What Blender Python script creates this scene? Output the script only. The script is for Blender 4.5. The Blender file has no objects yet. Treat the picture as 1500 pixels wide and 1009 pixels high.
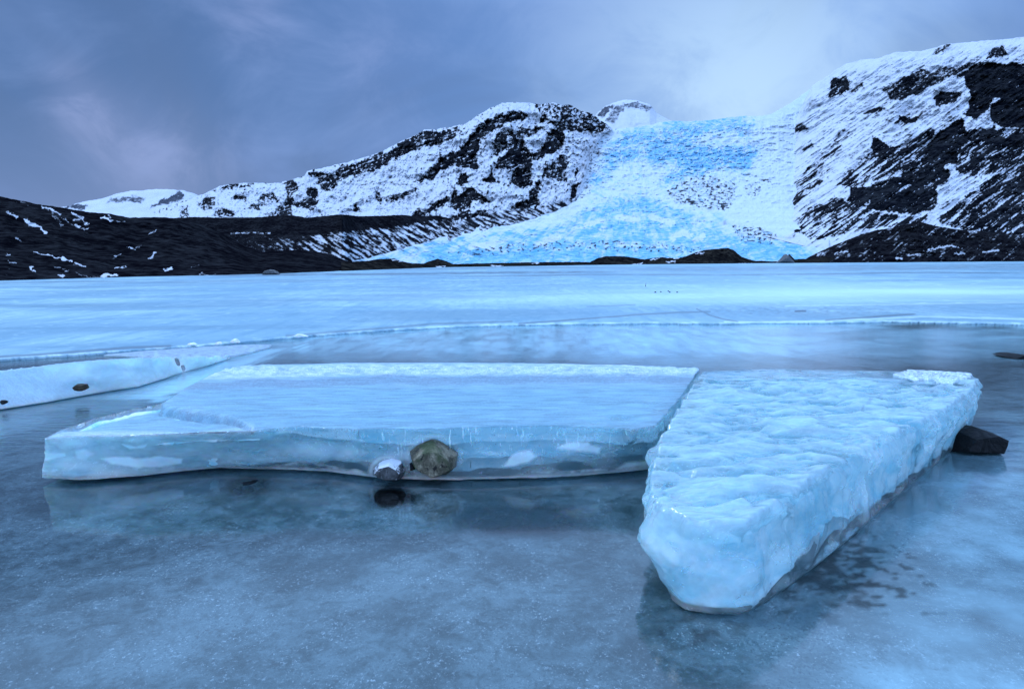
import bpy, math, random
import numpy as np
from mathutils import Matrix, Vector

S = bpy.context.scene
COL = S.collection
rad = math.radians

# ------------------------------------------------------------------ camera
CAM_H, F = 1.5, 1000.0                    # metres; focal length in pixels of a 1500 px wide picture
cam_d = bpy.data.cameras.new('camera')
cam_d.lens, cam_d.sensor_width = 24.0, 36.0
cam_d.clip_start, cam_d.clip_end = 0.05, 20000
cam = bpy.data.objects.new('camera', cam_d)
COL.objects.link(cam)
PITCH, ROLL = math.atan(123.5 / F), rad(-0.382)
ROT = Matrix.Rotation(math.pi / 2 - PITCH, 3, 'X') @ Matrix.Rotation(ROLL, 3, 'Z')
cam.matrix_world = Matrix.Translation((0, 0, CAM_H)) @ ROT.to_4x4()
S.camera = cam
MROT = np.array(ROT)

# ------------------------------------------------------------------ world, sun, exposure
SUN_EL, SUN_AZ = rad(52), rad(-55)          # azimuth from straight ahead (+Y) towards +X
S.view_settings.view_transform = 'Standard'
S.view_settings.look = 'None'
S.view_settings.gamma = 1
S.view_settings.exposure = 0.0
S.cycles.use_denoising = True
S.cycles.max_bounces = 32
S.cycles.volume_bounces = 20
S.cycles.transmission_bounces = 16
S.cycles.transparent_max_bounces = 12
S.cycles.sample_clamp_indirect = 6


def nodes_of(tree):
    n = tree.nodes
    n.clear()

    def N(kind, **kw):
        o = n.new(kind)
        for k, v in kw.items():
            if k == 'inp':
                for i, val in v.items():
                    if hasattr(val, 'is_output'):
                        tree.links.new(val, o.inputs[i])
                    else:
                        o.inputs[i].default_value = val
            else:
                setattr(o, k, v)
        return o
    return N, tree.links.new


def M(N, op, a, b=0.0, c=0.0, clamp=False):
    return N('ShaderNodeMath', operation=op, use_clamp=clamp, inp={0: a, 1: b, 2: c}).outputs[0]


def VM(N, op, a, b=(0, 0, 0)):
    o = N('ShaderNodeVectorMath', operation=op, inp={0: a, 1: b})
    return o.outputs['Value'] if op in ('DOT_PRODUCT', 'LENGTH') else o.outputs[0]


def MIX(N, f, a, b, blend='MIX'):
    o = N('ShaderNodeMix', data_type='RGBA', blend_type=blend)
    t = o.id_data
    for i, v in ((0, f), (6, a), (7, b)):
        if hasattr(v, 'is_output'):
            t.links.new(v, o.inputs[i])
        else:
            o.inputs[i].default_value = v if i == 0 else (*v[:3], 1)
    return o.outputs[2]


def RAMP(N, f, a, b, lo=0.0, hi=1.0):
    return N('ShaderNodeMapRange', interpolation_type='SMOOTHSTEP',
             inp={0: f, 1: a, 2: b, 3: lo, 4: hi}).outputs[0]


def NOISE(N, vec, scale, detail=4, rough=0.55, dist=0.0, out='Fac'):
    o = N('ShaderNodeTexNoise', inp={'Vector': vec, 'Scale': scale, 'Detail': detail,
                                     'Roughness': rough, 'Distortion': dist})
    return o.outputs[out]


def raydir(px, py):
    v = np.array([(px - 750) / F, -(py - 504.5) / F, -1.0])
    v = MROT @ v
    return v / np.linalg.norm(v)


world = bpy.data.worlds.new('World')
S.world = world
world.use_nodes = True
N, L = nodes_of(world.node_tree)
tc = N('ShaderNodeTexCoord').outputs['Generated']
D = VM(N, 'NORMALIZE', tc)
sky = N('ShaderNodeTexSky', sky_type='NISHITA', sun_disc=False, sun_elevation=SUN_EL,
        sun_rotation=SUN_AZ, air_density=1.3, dust_density=0.6, ozone_density=4.0)
sep = N('ShaderNodeSeparateXYZ', inp={0: D}).outputs
zz = M(N, 'MAXIMUM', sep[2], 0.0)
# a layer of cloud at one height: direction divided by its slope
zc = M(N, 'ADD', zz, 0.14)
uv = N('ShaderNodeCombineXYZ', inp={0: M(N, 'DIVIDE', sep[0], zc), 1: M(N, 'DIVIDE', sep[1], zc), 2: 0.0}).outputs[0]
big = NOISE(N, VM(N, 'ADD', VM(N, 'MULTIPLY', D, (1, 1, 1.5)), (3.1, 1.7, 0.4)), 2.3, 5, 0.5, 0.6)
fine = NOISE(N, VM(N, 'ADD', VM(N, 'MULTIPLY', D, (1, 1, 1.3)), (7.7, -2.2, 2.4)), 6.5, 8, 0.60, 0.8)


def lobe(px, py, k):
    d = raydir(px, py)
    return M(N, 'POWER', M(N, 'MAXIMUM', VM(N, 'DOT_PRODUCT', D, tuple(d)), 0.0), k)


right = RAMP(N, sep[0], -0.55, 0.50)
col = MIX(N, right, (0.070, 0.160, 0.39), (0.175, 0.36, 0.83))          # darker cloud to the left
low = RAMP(N, sep[2], 0.02, 0.22, 1.0, 0.0)
col = MIX(N, M(N, 'MULTIPLY', low, 0.62), col, (0.215, 0.34, 0.76))   # brighter near the mountains
cl = RAMP(N, M(N, 'ADD', M(N, 'MULTIPLY', big, 0.6), M(N, 'MULTIPLY', fine, 0.4)), 0.40, 0.66)
col = MIX(N, M(N, 'MULTIPLY', cl, 0.48), col, (0.28, 0.43, 0.84))
dk = RAMP(N, big, 0.50, 0.34)
col = MIX(N, M(N, 'MULTIPLY', dk, 0.50), col, (0.085, 0.160, 0.35))
gl = M(N, 'MULTIPLY', lobe(1090, 165, 42), RAMP(N, fine, 0.25, 0.62, 0.5, 1.0))
col = MIX(N, M(N, 'MULTIPLY', gl, 0.95), col, (0.55, 0.80, 1.10))
for px_, py_, k_, w_ in ((108, 136, 2600, .40), (135, 162, 1500, .30), (180, 195, 800, .30), (250, 235, 300, .34), (370, 25, 900, .26), (560, 90, 500, .18)):
    streak = M(N, 'MULTIPLY', lobe(px_, py_, k_), RAMP(N, fine, 0.34, 0.62, .3, 1.0))
    col = MIX(N, M(N, 'MULTIPLY', streak, w_), col, (0.40, 0.48, 0.84))
# sky overhead and behind the viewer, brightened to light ice, snow and water
high = RAMP(N, sep[2], 0.325, 0.46)
back = RAMP(N, sep[1], 0.25, -0.6)
col = MIX(N, back, col, (0.58, 0.84, 1.50))
lowb = M(N, 'MULTIPLY', back, RAMP(N, sep[2], 0.50, 0.25))  # extra unseen glow low behind the viewer, added to light facing ice
col = MIX(N, lowb, col, (0.86, 1.42, 2.35))
col = MIX(N, high, col, MIX(N, back, (0.64, 1.14, 2.05), (0.58, 0.82, 1.55)))
sk = N('ShaderNodeVectorMath', operation='SCALE', inp={0: col, 'Scale': 10.0}).outputs[0]
skyc = MIX(N, 0.92, sky.outputs[0], sk)
bg = N('ShaderNodeBackground', inp={0: skyc, 1: 0.1})
out = N('ShaderNodeOutputWorld')
L(bg.outputs[0], out.inputs[0])

sun_d = bpy.data.lights.new('sun', 'SUN')
sun_d.energy, sun_d.angle, sun_d.color = 1.5, rad(12), (0.70, 0.83, 1.0)
sun = bpy.data.objects.new('sun', sun_d)
COL.objects.link(sun)
sd = Vector((math.sin(SUN_AZ) * math.cos(SUN_EL), math.cos(SUN_AZ) * math.cos(SUN_EL), math.sin(SUN_EL)))
sun.rotation_euler = sd.to_track_quat('Z', 'Y').to_euler()
sun.location = (0, 0, 50)

# ------------------------------------------------------------------ numeric helpers
_rng = np.random.RandomState(7)
PERM = _rng.permutation(512).astype(np.int64)
PERM = np.concatenate([PERM, PERM, PERM])
G2 = np.stack([np.cos(np.arange(512) * 2.399), np.sin(np.arange(512) * 2.399)], 1)
G3 = _rng.normal(size=(512, 3))
G3 /= np.linalg.norm(G3, axis=1)[:, None]


def perlin2(x, y, seed=0):
    x = np.asarray(x, float) + seed * 17.31
    y = np.asarray(y, float) + seed * 9.77
    xi, yi = np.floor(x).astype(np.int64), np.floor(y).astype(np.int64)
    xf, yf = x - xi, y - yi
    u, v = xf * xf * xf * (xf * (xf * 6 - 15) + 10), yf * yf * yf * (yf * (yf * 6 - 15) + 10)

    def g(i, j):
        h = PERM[PERM[(xi + i) & 511] + ((yi + j) & 511)]
        q = G2[h]
        return q[..., 0] * (xf - i) + q[..., 1] * (yf - j)
    a = g(0, 0) * (1 - u) + g(1, 0) * u
    b = g(0, 1) * (1 - u) + g(1, 1) * u
    return (a * (1 - v) + b * v) * 1.5


def perlin3(p, seed=0):
    p = np.asarray(p, float) + seed * np.array([13.7, 7.9, 21.3])
    pi = np.floor(p).astype(np.int64)
    pf = p - pi
    w = pf * pf * pf * (pf * (pf * 6 - 15) + 10)
    r = 0
    for i in (0, 1):
        for j in (0, 1):
            for k in (0, 1):
                h = PERM[PERM[PERM[(pi[:, 0] + i) & 511] + ((pi[:, 1] + j) & 511)] + ((pi[:, 2] + k) & 511)]
                q = G3[h]
                d = q[:, 0] * (pf[:, 0] - i) + q[:, 1] * (pf[:, 1] - j) + q[:, 2] * (pf[:, 2] - k)
                r = r + d * np.where(i, w[:, 0], 1 - w[:, 0]) * np.where(j, w[:, 1], 1 - w[:, 1]) * np.where(k, w[:, 2], 1 - w[:, 2])
    return r * 1.4


def fbm2(x, y, octs=5, gain=0.5, seed=0, ridge=False):
    a, t, r = 1.0, 0.0, 0.0
    for o in range(octs):
        n = perlin2(x * 2 ** o, y * 2 ** o, seed + o)
        if ridge:
            n = 1 - 2 * np.abs(n)
        r = r + a * n
        t += a
        a *= gain
    return r / t


def fbm3(p, octs=4, gain=0.5, seed=0):
    a, t, r = 1.0, 0.0, 0.0
    for o in range(octs):
        r = r + a * perlin3(p * 2 ** o, seed + o)
        t += a
        a *= gain
    return r / t


def worley3(p, seed=0):
    """distances to the nearest and second nearest of one jittered point per cell"""
    p = np.asarray(p, float) + seed * np.array([5.3, 11.9, 3.7])
    pi = np.floor(p).astype(np.int64)
    f1, f2 = np.full(len(p), 9.0), np.full(len(p), 9.0)
    for i in (-1, 0, 1):
        for j in (-1, 0, 1):
            for k in (-1, 0, 1):
                c = pi + np.array([i, j, k])
                h = PERM[PERM[PERM[c[:, 0] & 511] + (c[:, 1] & 511)] + (c[:, 2] & 511)]
                q = c + .5 + .46 * G3[h]
                d = np.linalg.norm(q - p, axis=1)
                f2 = np.where(d < f1, f1, np.minimum(f2, d))
                f1 = np.minimum(f1, d)
    return f1, f2


def blur(a, k):
    for ax in (0, 1):
        for _ in range(2):
            pad = [(0, 0), (0, 0)]
            pad[ax] = (k + 1, k)
            c = np.cumsum(np.pad(a, pad, mode='edge'), axis=ax)
            n = a.shape[ax]
            a = (np.take(c, np.arange(2 * k + 1, 2 * k + 1 + n), axis=ax) - np.take(c, np.arange(0, n), axis=ax)) / (2 * k + 1)
    return a


def sstep(x, a, b):
    t = np.clip((x - a) / (b - a), 0, 1)
    return t * t * (3 - 2 * t)


def pl(pts, x, k=1):
    p = np.array(pts, float)
    return np.interp(x, p[:, 0], p[:, k])


def inside(poly, x, y):
    p = np.array(poly, float)
    r = np.zeros(x.shape, bool)
    j = len(p) - 1
    for i in range(len(p)):
        xi, yi, xj, yj = *p[i], *p[j]
        c = ((yi > y) != (yj > y)) & (x < (xj - xi) * (y - yi) / ((yj - yi) or 1e-9) + xi)
        r ^= c
        j = i
    return r


def seg_dist(pts, x, y):
    d = np.full(x.shape, 1e9)
    for (ax, ay), (bx, by) in zip(pts[:-1], pts[1:]):
        vx, vy = bx - ax, by - ay
        t = np.clip(((x - ax) * vx + (y - ay) * vy) / (vx * vx + vy * vy + 1e-9), 0, 1)
        d = np.minimum(d, np.hypot(x - ax - t * vx, y - ay - t * vy))
    return d


def rays(px, py):
    v = np.stack([(px - 750) / F, -(py - 504.5) / F, -np.ones_like(px)], -1)
    return v @ MROT.T


def at_range(px, py, r):
    """the point seen at (px, py) whose horizontal distance ahead (Y) is r"""
    d = rays(np.asarray(px, float), np.asarray(py, float))
    return np.array([0, 0, CAM_H]) + d * (np.asarray(r) / d[..., 1])[..., None]


def at_z(px, py, z):
    d = rays(np.asarray(px, float), np.asarray(py, float))
    return np.array([0, 0, CAM_H]) + d * ((np.asarray(z) - CAM_H) / d[..., 2])[..., None]


def project(P):
    v = (np.asarray(P) - np.array([0, 0, CAM_H])) @ MROT
    return 750 + F * v[..., 0] / -v[..., 2], 504.5 - F * v[..., 1] / -v[..., 2]


def mesh_arrays(name, V, Q, smooth=True, attrs=None):
    me = bpy.data.meshes.new(name)
    Q = np.asarray(Q, np.int32)
    k = Q.shape[1]
    me.vertices.add(len(V))
    me.vertices.foreach_set('co', np.asarray(V, np.float32).ravel())
    me.loops.add(Q.size)
    me.loops.foreach_set('vertex_index', Q.ravel())
    me.polygons.add(len(Q))
    me.polygons.foreach_set('loop_start', np.arange(len(Q), dtype=np.int32) * k)
    me.polygons.foreach_set('use_smooth', np.full(len(Q), smooth))
    me.update(calc_edges=True)
    for a, v in (attrs or {}).items():
        me.attributes.new(a, 'FLOAT', 'POINT').data.foreach_set('value', np.asarray(v, np.float32).ravel())
    return me


def grid_quads(nx, ny):
    i = np.arange(nx * ny).reshape(ny, nx)
    return np.stack([i[:-1, :-1], i[:-1, 1:], i[1:, 1:], i[1:, :-1]], -1).reshape(-1, 4)


def link(name, me, mat, parent=None):
    o = bpy.data.objects.new(name, me)
    COL.objects.link(o)
    if mat:
        me.materials.clear()
        me.materials.append(mat)
    if parent:
        o.parent = parent
    return o


def tag(o, label=None, cat=None, group=None, kind=None):
    for k, v in (('label', label), ('category', cat), ('group', group), ('kind', kind)):
        if v:
            o[k] = v
    return o


# ------------------------------------------------------------------ materials
def material(name):
    m = bpy.data.materials.new(name)
    m.use_nodes = True
    N, L = nodes_of(m.node_tree)
    return m, N, L


def finish(N, L, shader, disp=None):
    o = N('ShaderNodeOutputMaterial')
    L(shader, o.inputs[0])


def ATTR(N, name):
    return N('ShaderNodeAttribute', attribute_name=name).outputs['Fac']


def BUMP(N, h, strength, dist, normal=None):
    o = N('ShaderNodeBump', inp={'Height': h, 'Strength': strength, 'Distance': dist})
    if normal:
        o.id_data.links.new(normal, o.inputs['Normal'])
    return o.outputs[0]


def PRINC(N, **kw):
    o = N('ShaderNodeBsdfPrincipled')
    for k, v in kw.items():
        k = k.replace('_', ' ')
        if hasattr(v, 'is_output'):
            o.id_data.links.new(v, o.inputs[k])
        else:
            o.inputs[k].default_value = (*v, 1) if k == 'Base Color' else v
    return o.outputs[0]


def terrain_material(name, dark, light, snow=(0.62, 0.655, 0.71), px_size=1.0):
    m, N, L = material(name)
    pos = N('ShaderNodeNewGeometry').outputs['Position']
    n1 = NOISE(N, pos, 0.25 / px_size, 5, 0.6)
    n2 = NOISE(N, pos, 0.05 / px_size, 4, 0.6)
    rock = RAMP(N, M(N, 'ADD', ATTR(N, 'rock'), M(N, 'MULTIPLY', M(N, 'SUBTRACT', n1, 0.5), 0.9)), 0.34, 0.66)
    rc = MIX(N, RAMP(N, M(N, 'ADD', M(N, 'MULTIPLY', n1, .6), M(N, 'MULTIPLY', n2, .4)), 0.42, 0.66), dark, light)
    sc = MIX(N, RAMP(N, n2, 0.3, 0.7), snow, tuple(c * 0.9 for c in snow))
    sc = MIX(N, RAMP(N, M(N, 'ADD', ATTR(N, 'rock'), M(N, 'MULTIPLY', M(N, 'SUBTRACT', n2, .5), .5)), .10, .60, 0, .60), sc, (0.26, 0.29, 0.34))
    ice = ATTR(N, 'ice')
    ic = MIX(N, RAMP(N, n1, 0.35, 0.65), (0.09, 0.34, 0.57), (0.30, 0.57, 0.77))
    sc = MIX(N, ice, sc, ic)
    b = BUMP(N, n1, 0.6, 1.5 * px_size)
    finish(N, L, PRINC(N, Base_Color=MIX(N, rock, sc, rc), Roughness=0.95, Specular_IOR_Level=0.0, Normal=b))
    return m


MAT_MOUNT = terrain_material('snowy_rock', (0.003, 0.004, 0.007), (0.026, 0.029, 0.034))
MAT_MORAINE = terrain_material('moraine_gravel', (0.003, 0.003, 0.005), (0.022, 0.023, 0.026), px_size=0.35)
MAT_SHORE = terrain_material('shore_gravel', (0.005, 0.005, 0.006), (0.035, 0.032, 0.026), px_size=0.25)
MAT_FAR = terrain_material('hazed_snowy_rock', (0.05, 0.06, 0.08), (0.12, 0.13, 0.16), px_size=2.0)  # rock lightened in the colour to stand in for distance haze
MAT_GLACIER = terrain_material('glacier_ice', (0.02, 0.025, 0.035), (0.07, 0.08, 0.09), snow=(0.62, 0.70, 0.76))


# ------------------------------------------------------------------ terrain
def Rg(py):
    """distance of the glacier surface along its fall, by how high it is seen"""
    return 215 + (386 - np.asarray(py, float)) * 4.1


def terrain(name, x0, x1, step, crest, base, r_base, r_crest, masks, mat, label, rows=None,
            power=1.0, relief=0.012, rscale=(60, 40), jag=1.6, jscale=9, seed=1, drop=250, bjag=0.0):
    nx = int((x1 - x0) / step) + 1
    X = np.linspace(x0, x1, nx)
    cy, by = pl(crest, X), pl(base, X)
    by0, cy0 = by.copy(), cy.copy()
    by = by + bjag * fbm2(X / 9.0, X * 0 + 7, 4, 0.6, seed + 5)
    cy = cy + jag * fbm2(X / jscale, X * 0 + seed, 5, 0.6, seed)
    ny = rows or int(np.max(by - cy) / 0.9) + 2
    s = np.linspace(0, 1, ny)[:, None]
    PX = np.broadcast_to(X, (ny, nx)).copy()
    PY = by + (cy - by) * s
    rb = r_base(X) if callable(r_base) else pl(r_base, X)
    rc = r_crest(X) if callable(r_crest) else pl(r_crest, X)
    R = rb + (rc - rb) * np.clip((by0 - PY) / np.maximum(by0 - cy0, 1), -.05, 1.08)
    att = masks(PX, PY)
    h = fbm2(PX / rscale[0], PY / rscale[1], 6, 0.52, seed + 20, ridge=True)
    h = h + 0.25 * att.get('relief', 0)
    fade = np.minimum(1, (1 - s) * 12) * np.minimum(1, s * 10 + 0.15)
    R2 = R * (1 - relief * h * fade)
    P = at_range(PX, PY, R2)
    # the far side falls away behind the crest
    rows_b = []
    for q, zf in ((0.12, 0.97), (0.35, 0.80), (0.7, 0.45), (1.0, -0.02)):
        r = P[-1].copy()
        r[:, 0] *= 1 + q * drop / np.maximum(rc, 1)
        r[:, 1] += q * drop
        r[:, 2] *= zf
        rows_b.append(r)
    V = np.concatenate([P.reshape(-1, 3)] + rows_b)
    A = {}
    for k in ('rock', 'ice'):
        a = att.get(k, np.zeros_like(PX))
        A[k] = np.concatenate([a.ravel()] + [a[-1] * 0.4] * 4)
    o = link(name, mesh_arrays(name, V, grid_quads(nx, ny + 4), True, A), mat)
    tag(o, label, None, None, 'structure')
    o['category'] = name
    return o


def blobs(PX, PY, polys, warp=4.0, wl=14.0, seed=3):
    """weights of traced patches, their outlines roughened by noise, softened"""
    wx = PX + warp * fbm2(PX / wl, PY / wl, 4, 0.6, seed) * 2
    wy = PY + warp * fbm2(PX / wl, PY / wl, 4, 0.6, seed + 11) * 2
    r = np.zeros_like(PX)
    for w, p in polys:
        q = np.array(p, float)
        m = (PX > q[:, 0].min() - 25) & (PX < q[:, 0].max() + 25) & (PY > q[:, 1].min() - 25) & (PY < q[:, 1].max() + 25)
        t = np.zeros_like(PX)
        acc = 0
        for ox, oy in ((0, 0), (1.3, .6), (-1.3, -.6), (.6, -1.3), (-.6, 1.3)):
            acc = acc + inside(p, wx[m] + ox, wy[m] + oy)
        t[m] = acc / 5.0
        r = np.where(np.abs(t * w) > np.abs(r), t * w, r)
    return r


# --- mountain on the left of the glacier
LEFT_ROCK = [
    (1, [(500,258),(500,245),(516,240),(537,234),(546,229),(564,226),(575,218),(590,207),(609,199),(622,191),(638,191),(649,200),(650,208),(644,215),(633,213),(620,215),(612,221),(594,224),(586,231),(570,239),(561,245),(537,252),(518,255),(506,261)]),
    (1, [(612,264),(615,258),(623,260),(636,245),(642,234),(657,226),(673,221),(679,212),(689,200),(697,194),(702,186),(714,175),(722,176),(729,168),(740,168),(740,184),(724,191),(711,197),(703,205),(703,220),(698,232),(702,248),(686,245),(666,242),(649,247),(639,258),(631,266),(623,264)]),
    (.95, [(725,172),(739,169),(749,162),(763,163),(773,170),(767,176),(747,178),(739,184),(725,189),(717,193)]),
    (1, [(725,249),(729,235),(743,223),(757,205),(765,203),(771,215),(777,225),(779,241),(775,247),(779,259),(781,267),(771,277),(757,273),(745,267),(751,253),(761,243),(745,247),(733,247)]),
    (.85, [(789,180),(791,166),(799,164),(803,176),(818,180),(824,170),(830,189),(824,195),(826,215),(813,221),(799,229),(781,237),(779,227),(791,219),(799,213),(803,199),(813,187),(799,178)]),
    (1, [(806,190),(822,186),(826,214),(812,218)]),
    (.62, [(795,261),(797,247),(805,243),(815,233),(824,229),(836,235),(828,249),(830,267),(818,267),(807,261)]),
    (.9, [(747,304),(771,294),(781,277),(789,265),(792,273),(787,289),(791,298),(785,306),(777,306),(765,306)]),
    (1, [(660,300),(664,275),(672,287),(686,277),(700,281),(708,287),(721,298),(708,296),(692,293),(688,310),(672,310)]),
    (1, [(708,267),(717,259),(720,247),(727,267),(719,269)]), (1, [(668,271),(678,255),(688,259),(682,271)]),
    (.9, [(660,316),(684,312),(715,310),(714,315),(680,320),(660,321)]),
    (.9, [(834,294),(836,277),(846,269),(842,293)]), (.9, [(839,258),(846,247),(848,252),(843,260)]),
    (.95, [(452,258),(452,250),(470,252),(488,258),(500,244),(524,238),(540,230),(560,222),(560,244),(536,252),(508,260),(492,270),(490,278),(476,280),(464,268),(462,258)]),
    (.95, [(414,268),(430,264),(438,278),(426,288),(436,300),(450,290),(450,276),(460,274),(468,290),(466,298),(456,308),(428,302),(426,318),(404,318),(406,306),(418,296),(420,278)]),
    (.8, [(322,276),(336,270),(374,269),(360,274),(336,278)]), (.8, [(294,300),(300,290),(316,290),(314,304),(296,306)]),
    (.85, [(338,292),(344,284),(362,290),(358,296)]), (.85, [(374,294),(388,284),(400,284),(412,298),(400,292)]),
    (.8, [(362,306),(372,300),(390,298),(380,308)]), (.7, [(384,318),(400,310),(420,308),(420,320)]),
    (1, [(516,310),(522,299),(529,312)]), (1, [(550,286),(553,279),(559,292),(557,298),(550,294)]),
    (.85, [(598,320),(612,308),(640,298),(652,288),(660,290),(650,304),(625,312),(610,324)]),
    (.75, [(310,318),(318,306),(344,308),(340,318)]), (.8, [(262,318),(270,300),(276,318)]),
    (.62, [(800,160),(830,152),(870,164),(890,182),(880,194),(832,196),(826,176)]),
    (.62, [(780,152),(800,150),(826,156),(816,176),(790,164)]),
    (.66, [(640,196),(662,188),(676,188),(664,204),(652,206)]),
    (.55, [(560,290),(612,276),(612,282),(570,298)]),
    (.60, [(726,196),(760,190),(800,186),(770,204),(740,222),(720,232)]),
]
LM_CREST = [(225,310),(262,296),(280,290),(300,284),(322,272),(345,269),(374,268),(412,268),(414,266),(430,263),(446,258),(450,250),(470,247),(500,240),(530,232),(560,222),(590,206),(610,198),(622,190),(640,189),(660,186),(680,182),(695,172),(715,160),(735,152),(745,150),(770,150),(790,153),(810,150),(822,154),(836,154),(850,162),(866,166),(880,176),(896,188)]
LM_BASE = [(225,340),(600,346),(640,356),(700,340),(760,326),(800,314),(830,302),(842,292),(850,282),(856,264),(862,243),(868,224),(876,208),(885,197),(896,191)]


def left_masks(PX, PY):
    b = blobs(PX, PY, LEFT_ROCK, 3.2, 13, 3)
    fine = fbm2(PX / 5.0, PY / 4.0, 4, 0.6, 5)
    mid = fbm2(PX / 26.0, PY / 16.0, 4, 0.55, 9)
    # debris streaks running down to the right below the cliffs
    u, v = PX * 0.90 + PY * 0.44, -PX * 0.44 + PY * 0.90
    st = fbm2(u / 22.0, v / 3.6, 4, 0.6, 15)
    low = sstep(PY - pl([(500,312),(640,306),(720,298),(800,290),(850,276)], PX), 0, 18)
    strk = low * (0.50 + 1.3 * st)
    crag = fbm2((PX + .5 * PY) / 9.0, (PY - .35 * PX) / 13.0, 5, 0.64, 11)
    rock = b * 0.80 + 1.05 * fine + 0.95 * crag * (.45 + .55 * np.clip(b, 0, 1)) + 0.35 * mid + 0.05 + .12 * sstep(PX, 600, 680) * sstep(PY, 165, 190) * 1.3 + 0.12 * sstep(PY - pl(LM_CREST, PX), 5, 0) 
    rock = rock + .55 * fbm2(PX / 2.4, PY / 2.4, 2, .6, 13) * (.5 + .5 * np.clip(b, 0, 1))
    ledge = fbm2((PX + .3 * PY) / 16, (PY + .35 * PX) / 2.3, 4, .6, 17)
    rock = np.clip(rock, 0, .95) - .55 * sstep(ledge, .10, .42) * np.clip(b, 0, 1)
    rock = np.maximum(rock, strk)
    return {'rock': np.clip(rock, 0, 1), 'relief': -2.0 * b + 2.0 * crag + 1.0 * mid}


# --- mountain on the right
RIGHT_ROCK = [
    (1, [(1215,141),(1218,115),(1242,112),(1245,132),(1233,141)]),
    (.6, [(1243,132),(1262,122),(1266,126),(1246,138)]),
    (1.15, [(1400,112),(1435,94),(1471,94),(1560,98),(1560,185),(1471,188),(1453,176),(1450,156),(1468,147),(1456,141),(1444,164),(1430,173),(1412,170),(1418,156),(1421,135),(1415,115)]),
    (1.15, [(1347,238),(1365,203),(1389,185),(1409,173),(1415,191),(1421,197),(1403,226),(1403,240)]),
    (.85, [(1368,147),(1377,135),(1409,138),(1397,150),(1371,156)]), (1, [(1441,205),(1456,185),(1468,203)]),
    (1, [(1277,226),(1279,198),(1292,208),(1306,220),(1289,229),(1254,238)]),
    (.62, [(1336,106),(1350,101),(1371,107),(1353,123),(1324,135),(1321,123)]),
    (.75, [(1312,185),(1318,167),(1330,176),(1345,170),(1342,179),(1324,182)]),
    (.65, [(1444,88),(1456,68),(1471,70),(1477,82)]), (.5, [(1364,78),(1384,66),(1396,66),(1372,84)]),
    (1.15, [(1242,294),(1248,273),(1277,273),(1295,265),(1324,253),(1347,244),(1362,218),(1368,200),(1406,200),(1400,229),(1383,244),(1394,259),(1371,276),(1377,291),(1368,306),(1339,313),(1295,309),(1265,306)]),
    (.66, [(1224,273),(1248,247),(1277,223),(1310,215),(1370,190),(1345,245),(1290,262),(1250,275)]),
    (.84, [(1494,238),(1560,215),(1560,360),(1435,345),(1371,323),(1412,291),(1441,270),(1471,250)]),
    (.72, [(1420,190),(1560,190),(1560,240),(1470,250),(1430,262),(1400,250),(1405,225)]),
    (.62, [(1151,332),(1186,306),(1224,288),(1262,303),(1300,315),(1360,318),(1340,330),(1248,336),(1224,350),(1186,350)]),
    (1, [(1242,323),(1289,311),(1292,319),(1248,331)]),
    (.52, [(1070,322),(1110,308),(1150,300),(1190,262),(1215,246),(1220,252),(1180,290),(1150,318),(1110,332),(1080,336)]),
    (.46, [(1150,290),(1180,250),(1240,190),(1250,196),(1200,250),(1165,292)]),
    (.5, [(1160,180),(1186,186),(1184,193),(1168,194)]), (.5, [(1170,220),(1190,208),(1198,216),(1180,222)]),
    (.6, [(1264,168),(1270,160),(1300,160),(1296,164),(1272,168)]), (.55, [(1290,130),(1330,110),(1400,96),(1430,92),(1380,120),(1310,150)]),
]
RM_CREST = [(1060,324),(1080,310),(1100,288),(1118,264),(1132,240),(1145,216),(1158,190),(1170,166),(1180,144),(1190,126),(1200,119),(1215,110),(1225,102),(1240,94),(1265,87),(1285,86),(1292,84),(1310,77),(1330,76),(1350,75),(1372,70),(1385,65),(1410,63),(1440,60),(1470,58),(1500,54),(1600,45),(1760,40),(2000,90),(2200,230),(2330,345),(2360,372)]
RM_BASE = [(1060,330),(1080,340),(1120,346),(1160,356),(1200,366),(1260,372),(1760,372),(2360,373)]


def right_masks(PX, PY):
    # beyond the frame the same rock bands run on, folded back
    b = blobs(np.where(PX > 1510, 3020 - PX, PX), PY, RIGHT_ROCK, 3.2, 14, 33)
    th = math.atan2(0.60, -0.80)
    u = PX * -0.82 + PY * 0.57
    v = PX * 0.57 + PY * 0.82
    wob = 3.0 * fbm2(PX / 50, PY / 50, 3, 0.5, 41)
    st = fbm2(u / 34.0, (v + wob) / 3.6, 4, 0.62, 35)
    st2 = fbm2(u / 60.0, (v + wob) / 9.0, 4, 0.55, 37)
    fine = fbm2(PX / 5.0, PY / 4.0, 4, 0.6, 38)
    mid = fbm2(PX / 30.0, PY / 24.0, 4, 0.55, 39)
    hi = sstep(PY, 100, 200)
    amp = np.where(b > 1.02, 1.25, 1.65)
    rock = b * 0.84 + 1.15 * amp * (st * 0.8 + st2 * 0.45) * (0.30 + 0.70 * hi) * (0.55 + 0.45 * sstep(b, 0, .4)) + 0.55 * fine * (0.5 + .6 * b) + 0.25 * mid
    rock += 0.08 + 0.08 * sstep(PX, 1180, 1330) + .10 * sstep(PX, 1240, 1330) * sstep(PY, 92, 120) * sstep(PY, 240, 190) + .45 * fbm2(PX / 2.6, PY / 2.2, 2, .6, 43) * (.4 + .6 * np.clip(b, 0, 1))
    led = fbm2(u / 14, v / 2.6, 4, .62, 47)
    rock = np.clip(rock, 0, 1.0) - .45 * sstep(led, .14, .44) * np.clip(b, 0, 1)
    return {'rock': np.clip(rock, 0, 1), 'relief': -1.5 * b + 3.0 * st2 + 1.5 * st}


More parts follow.
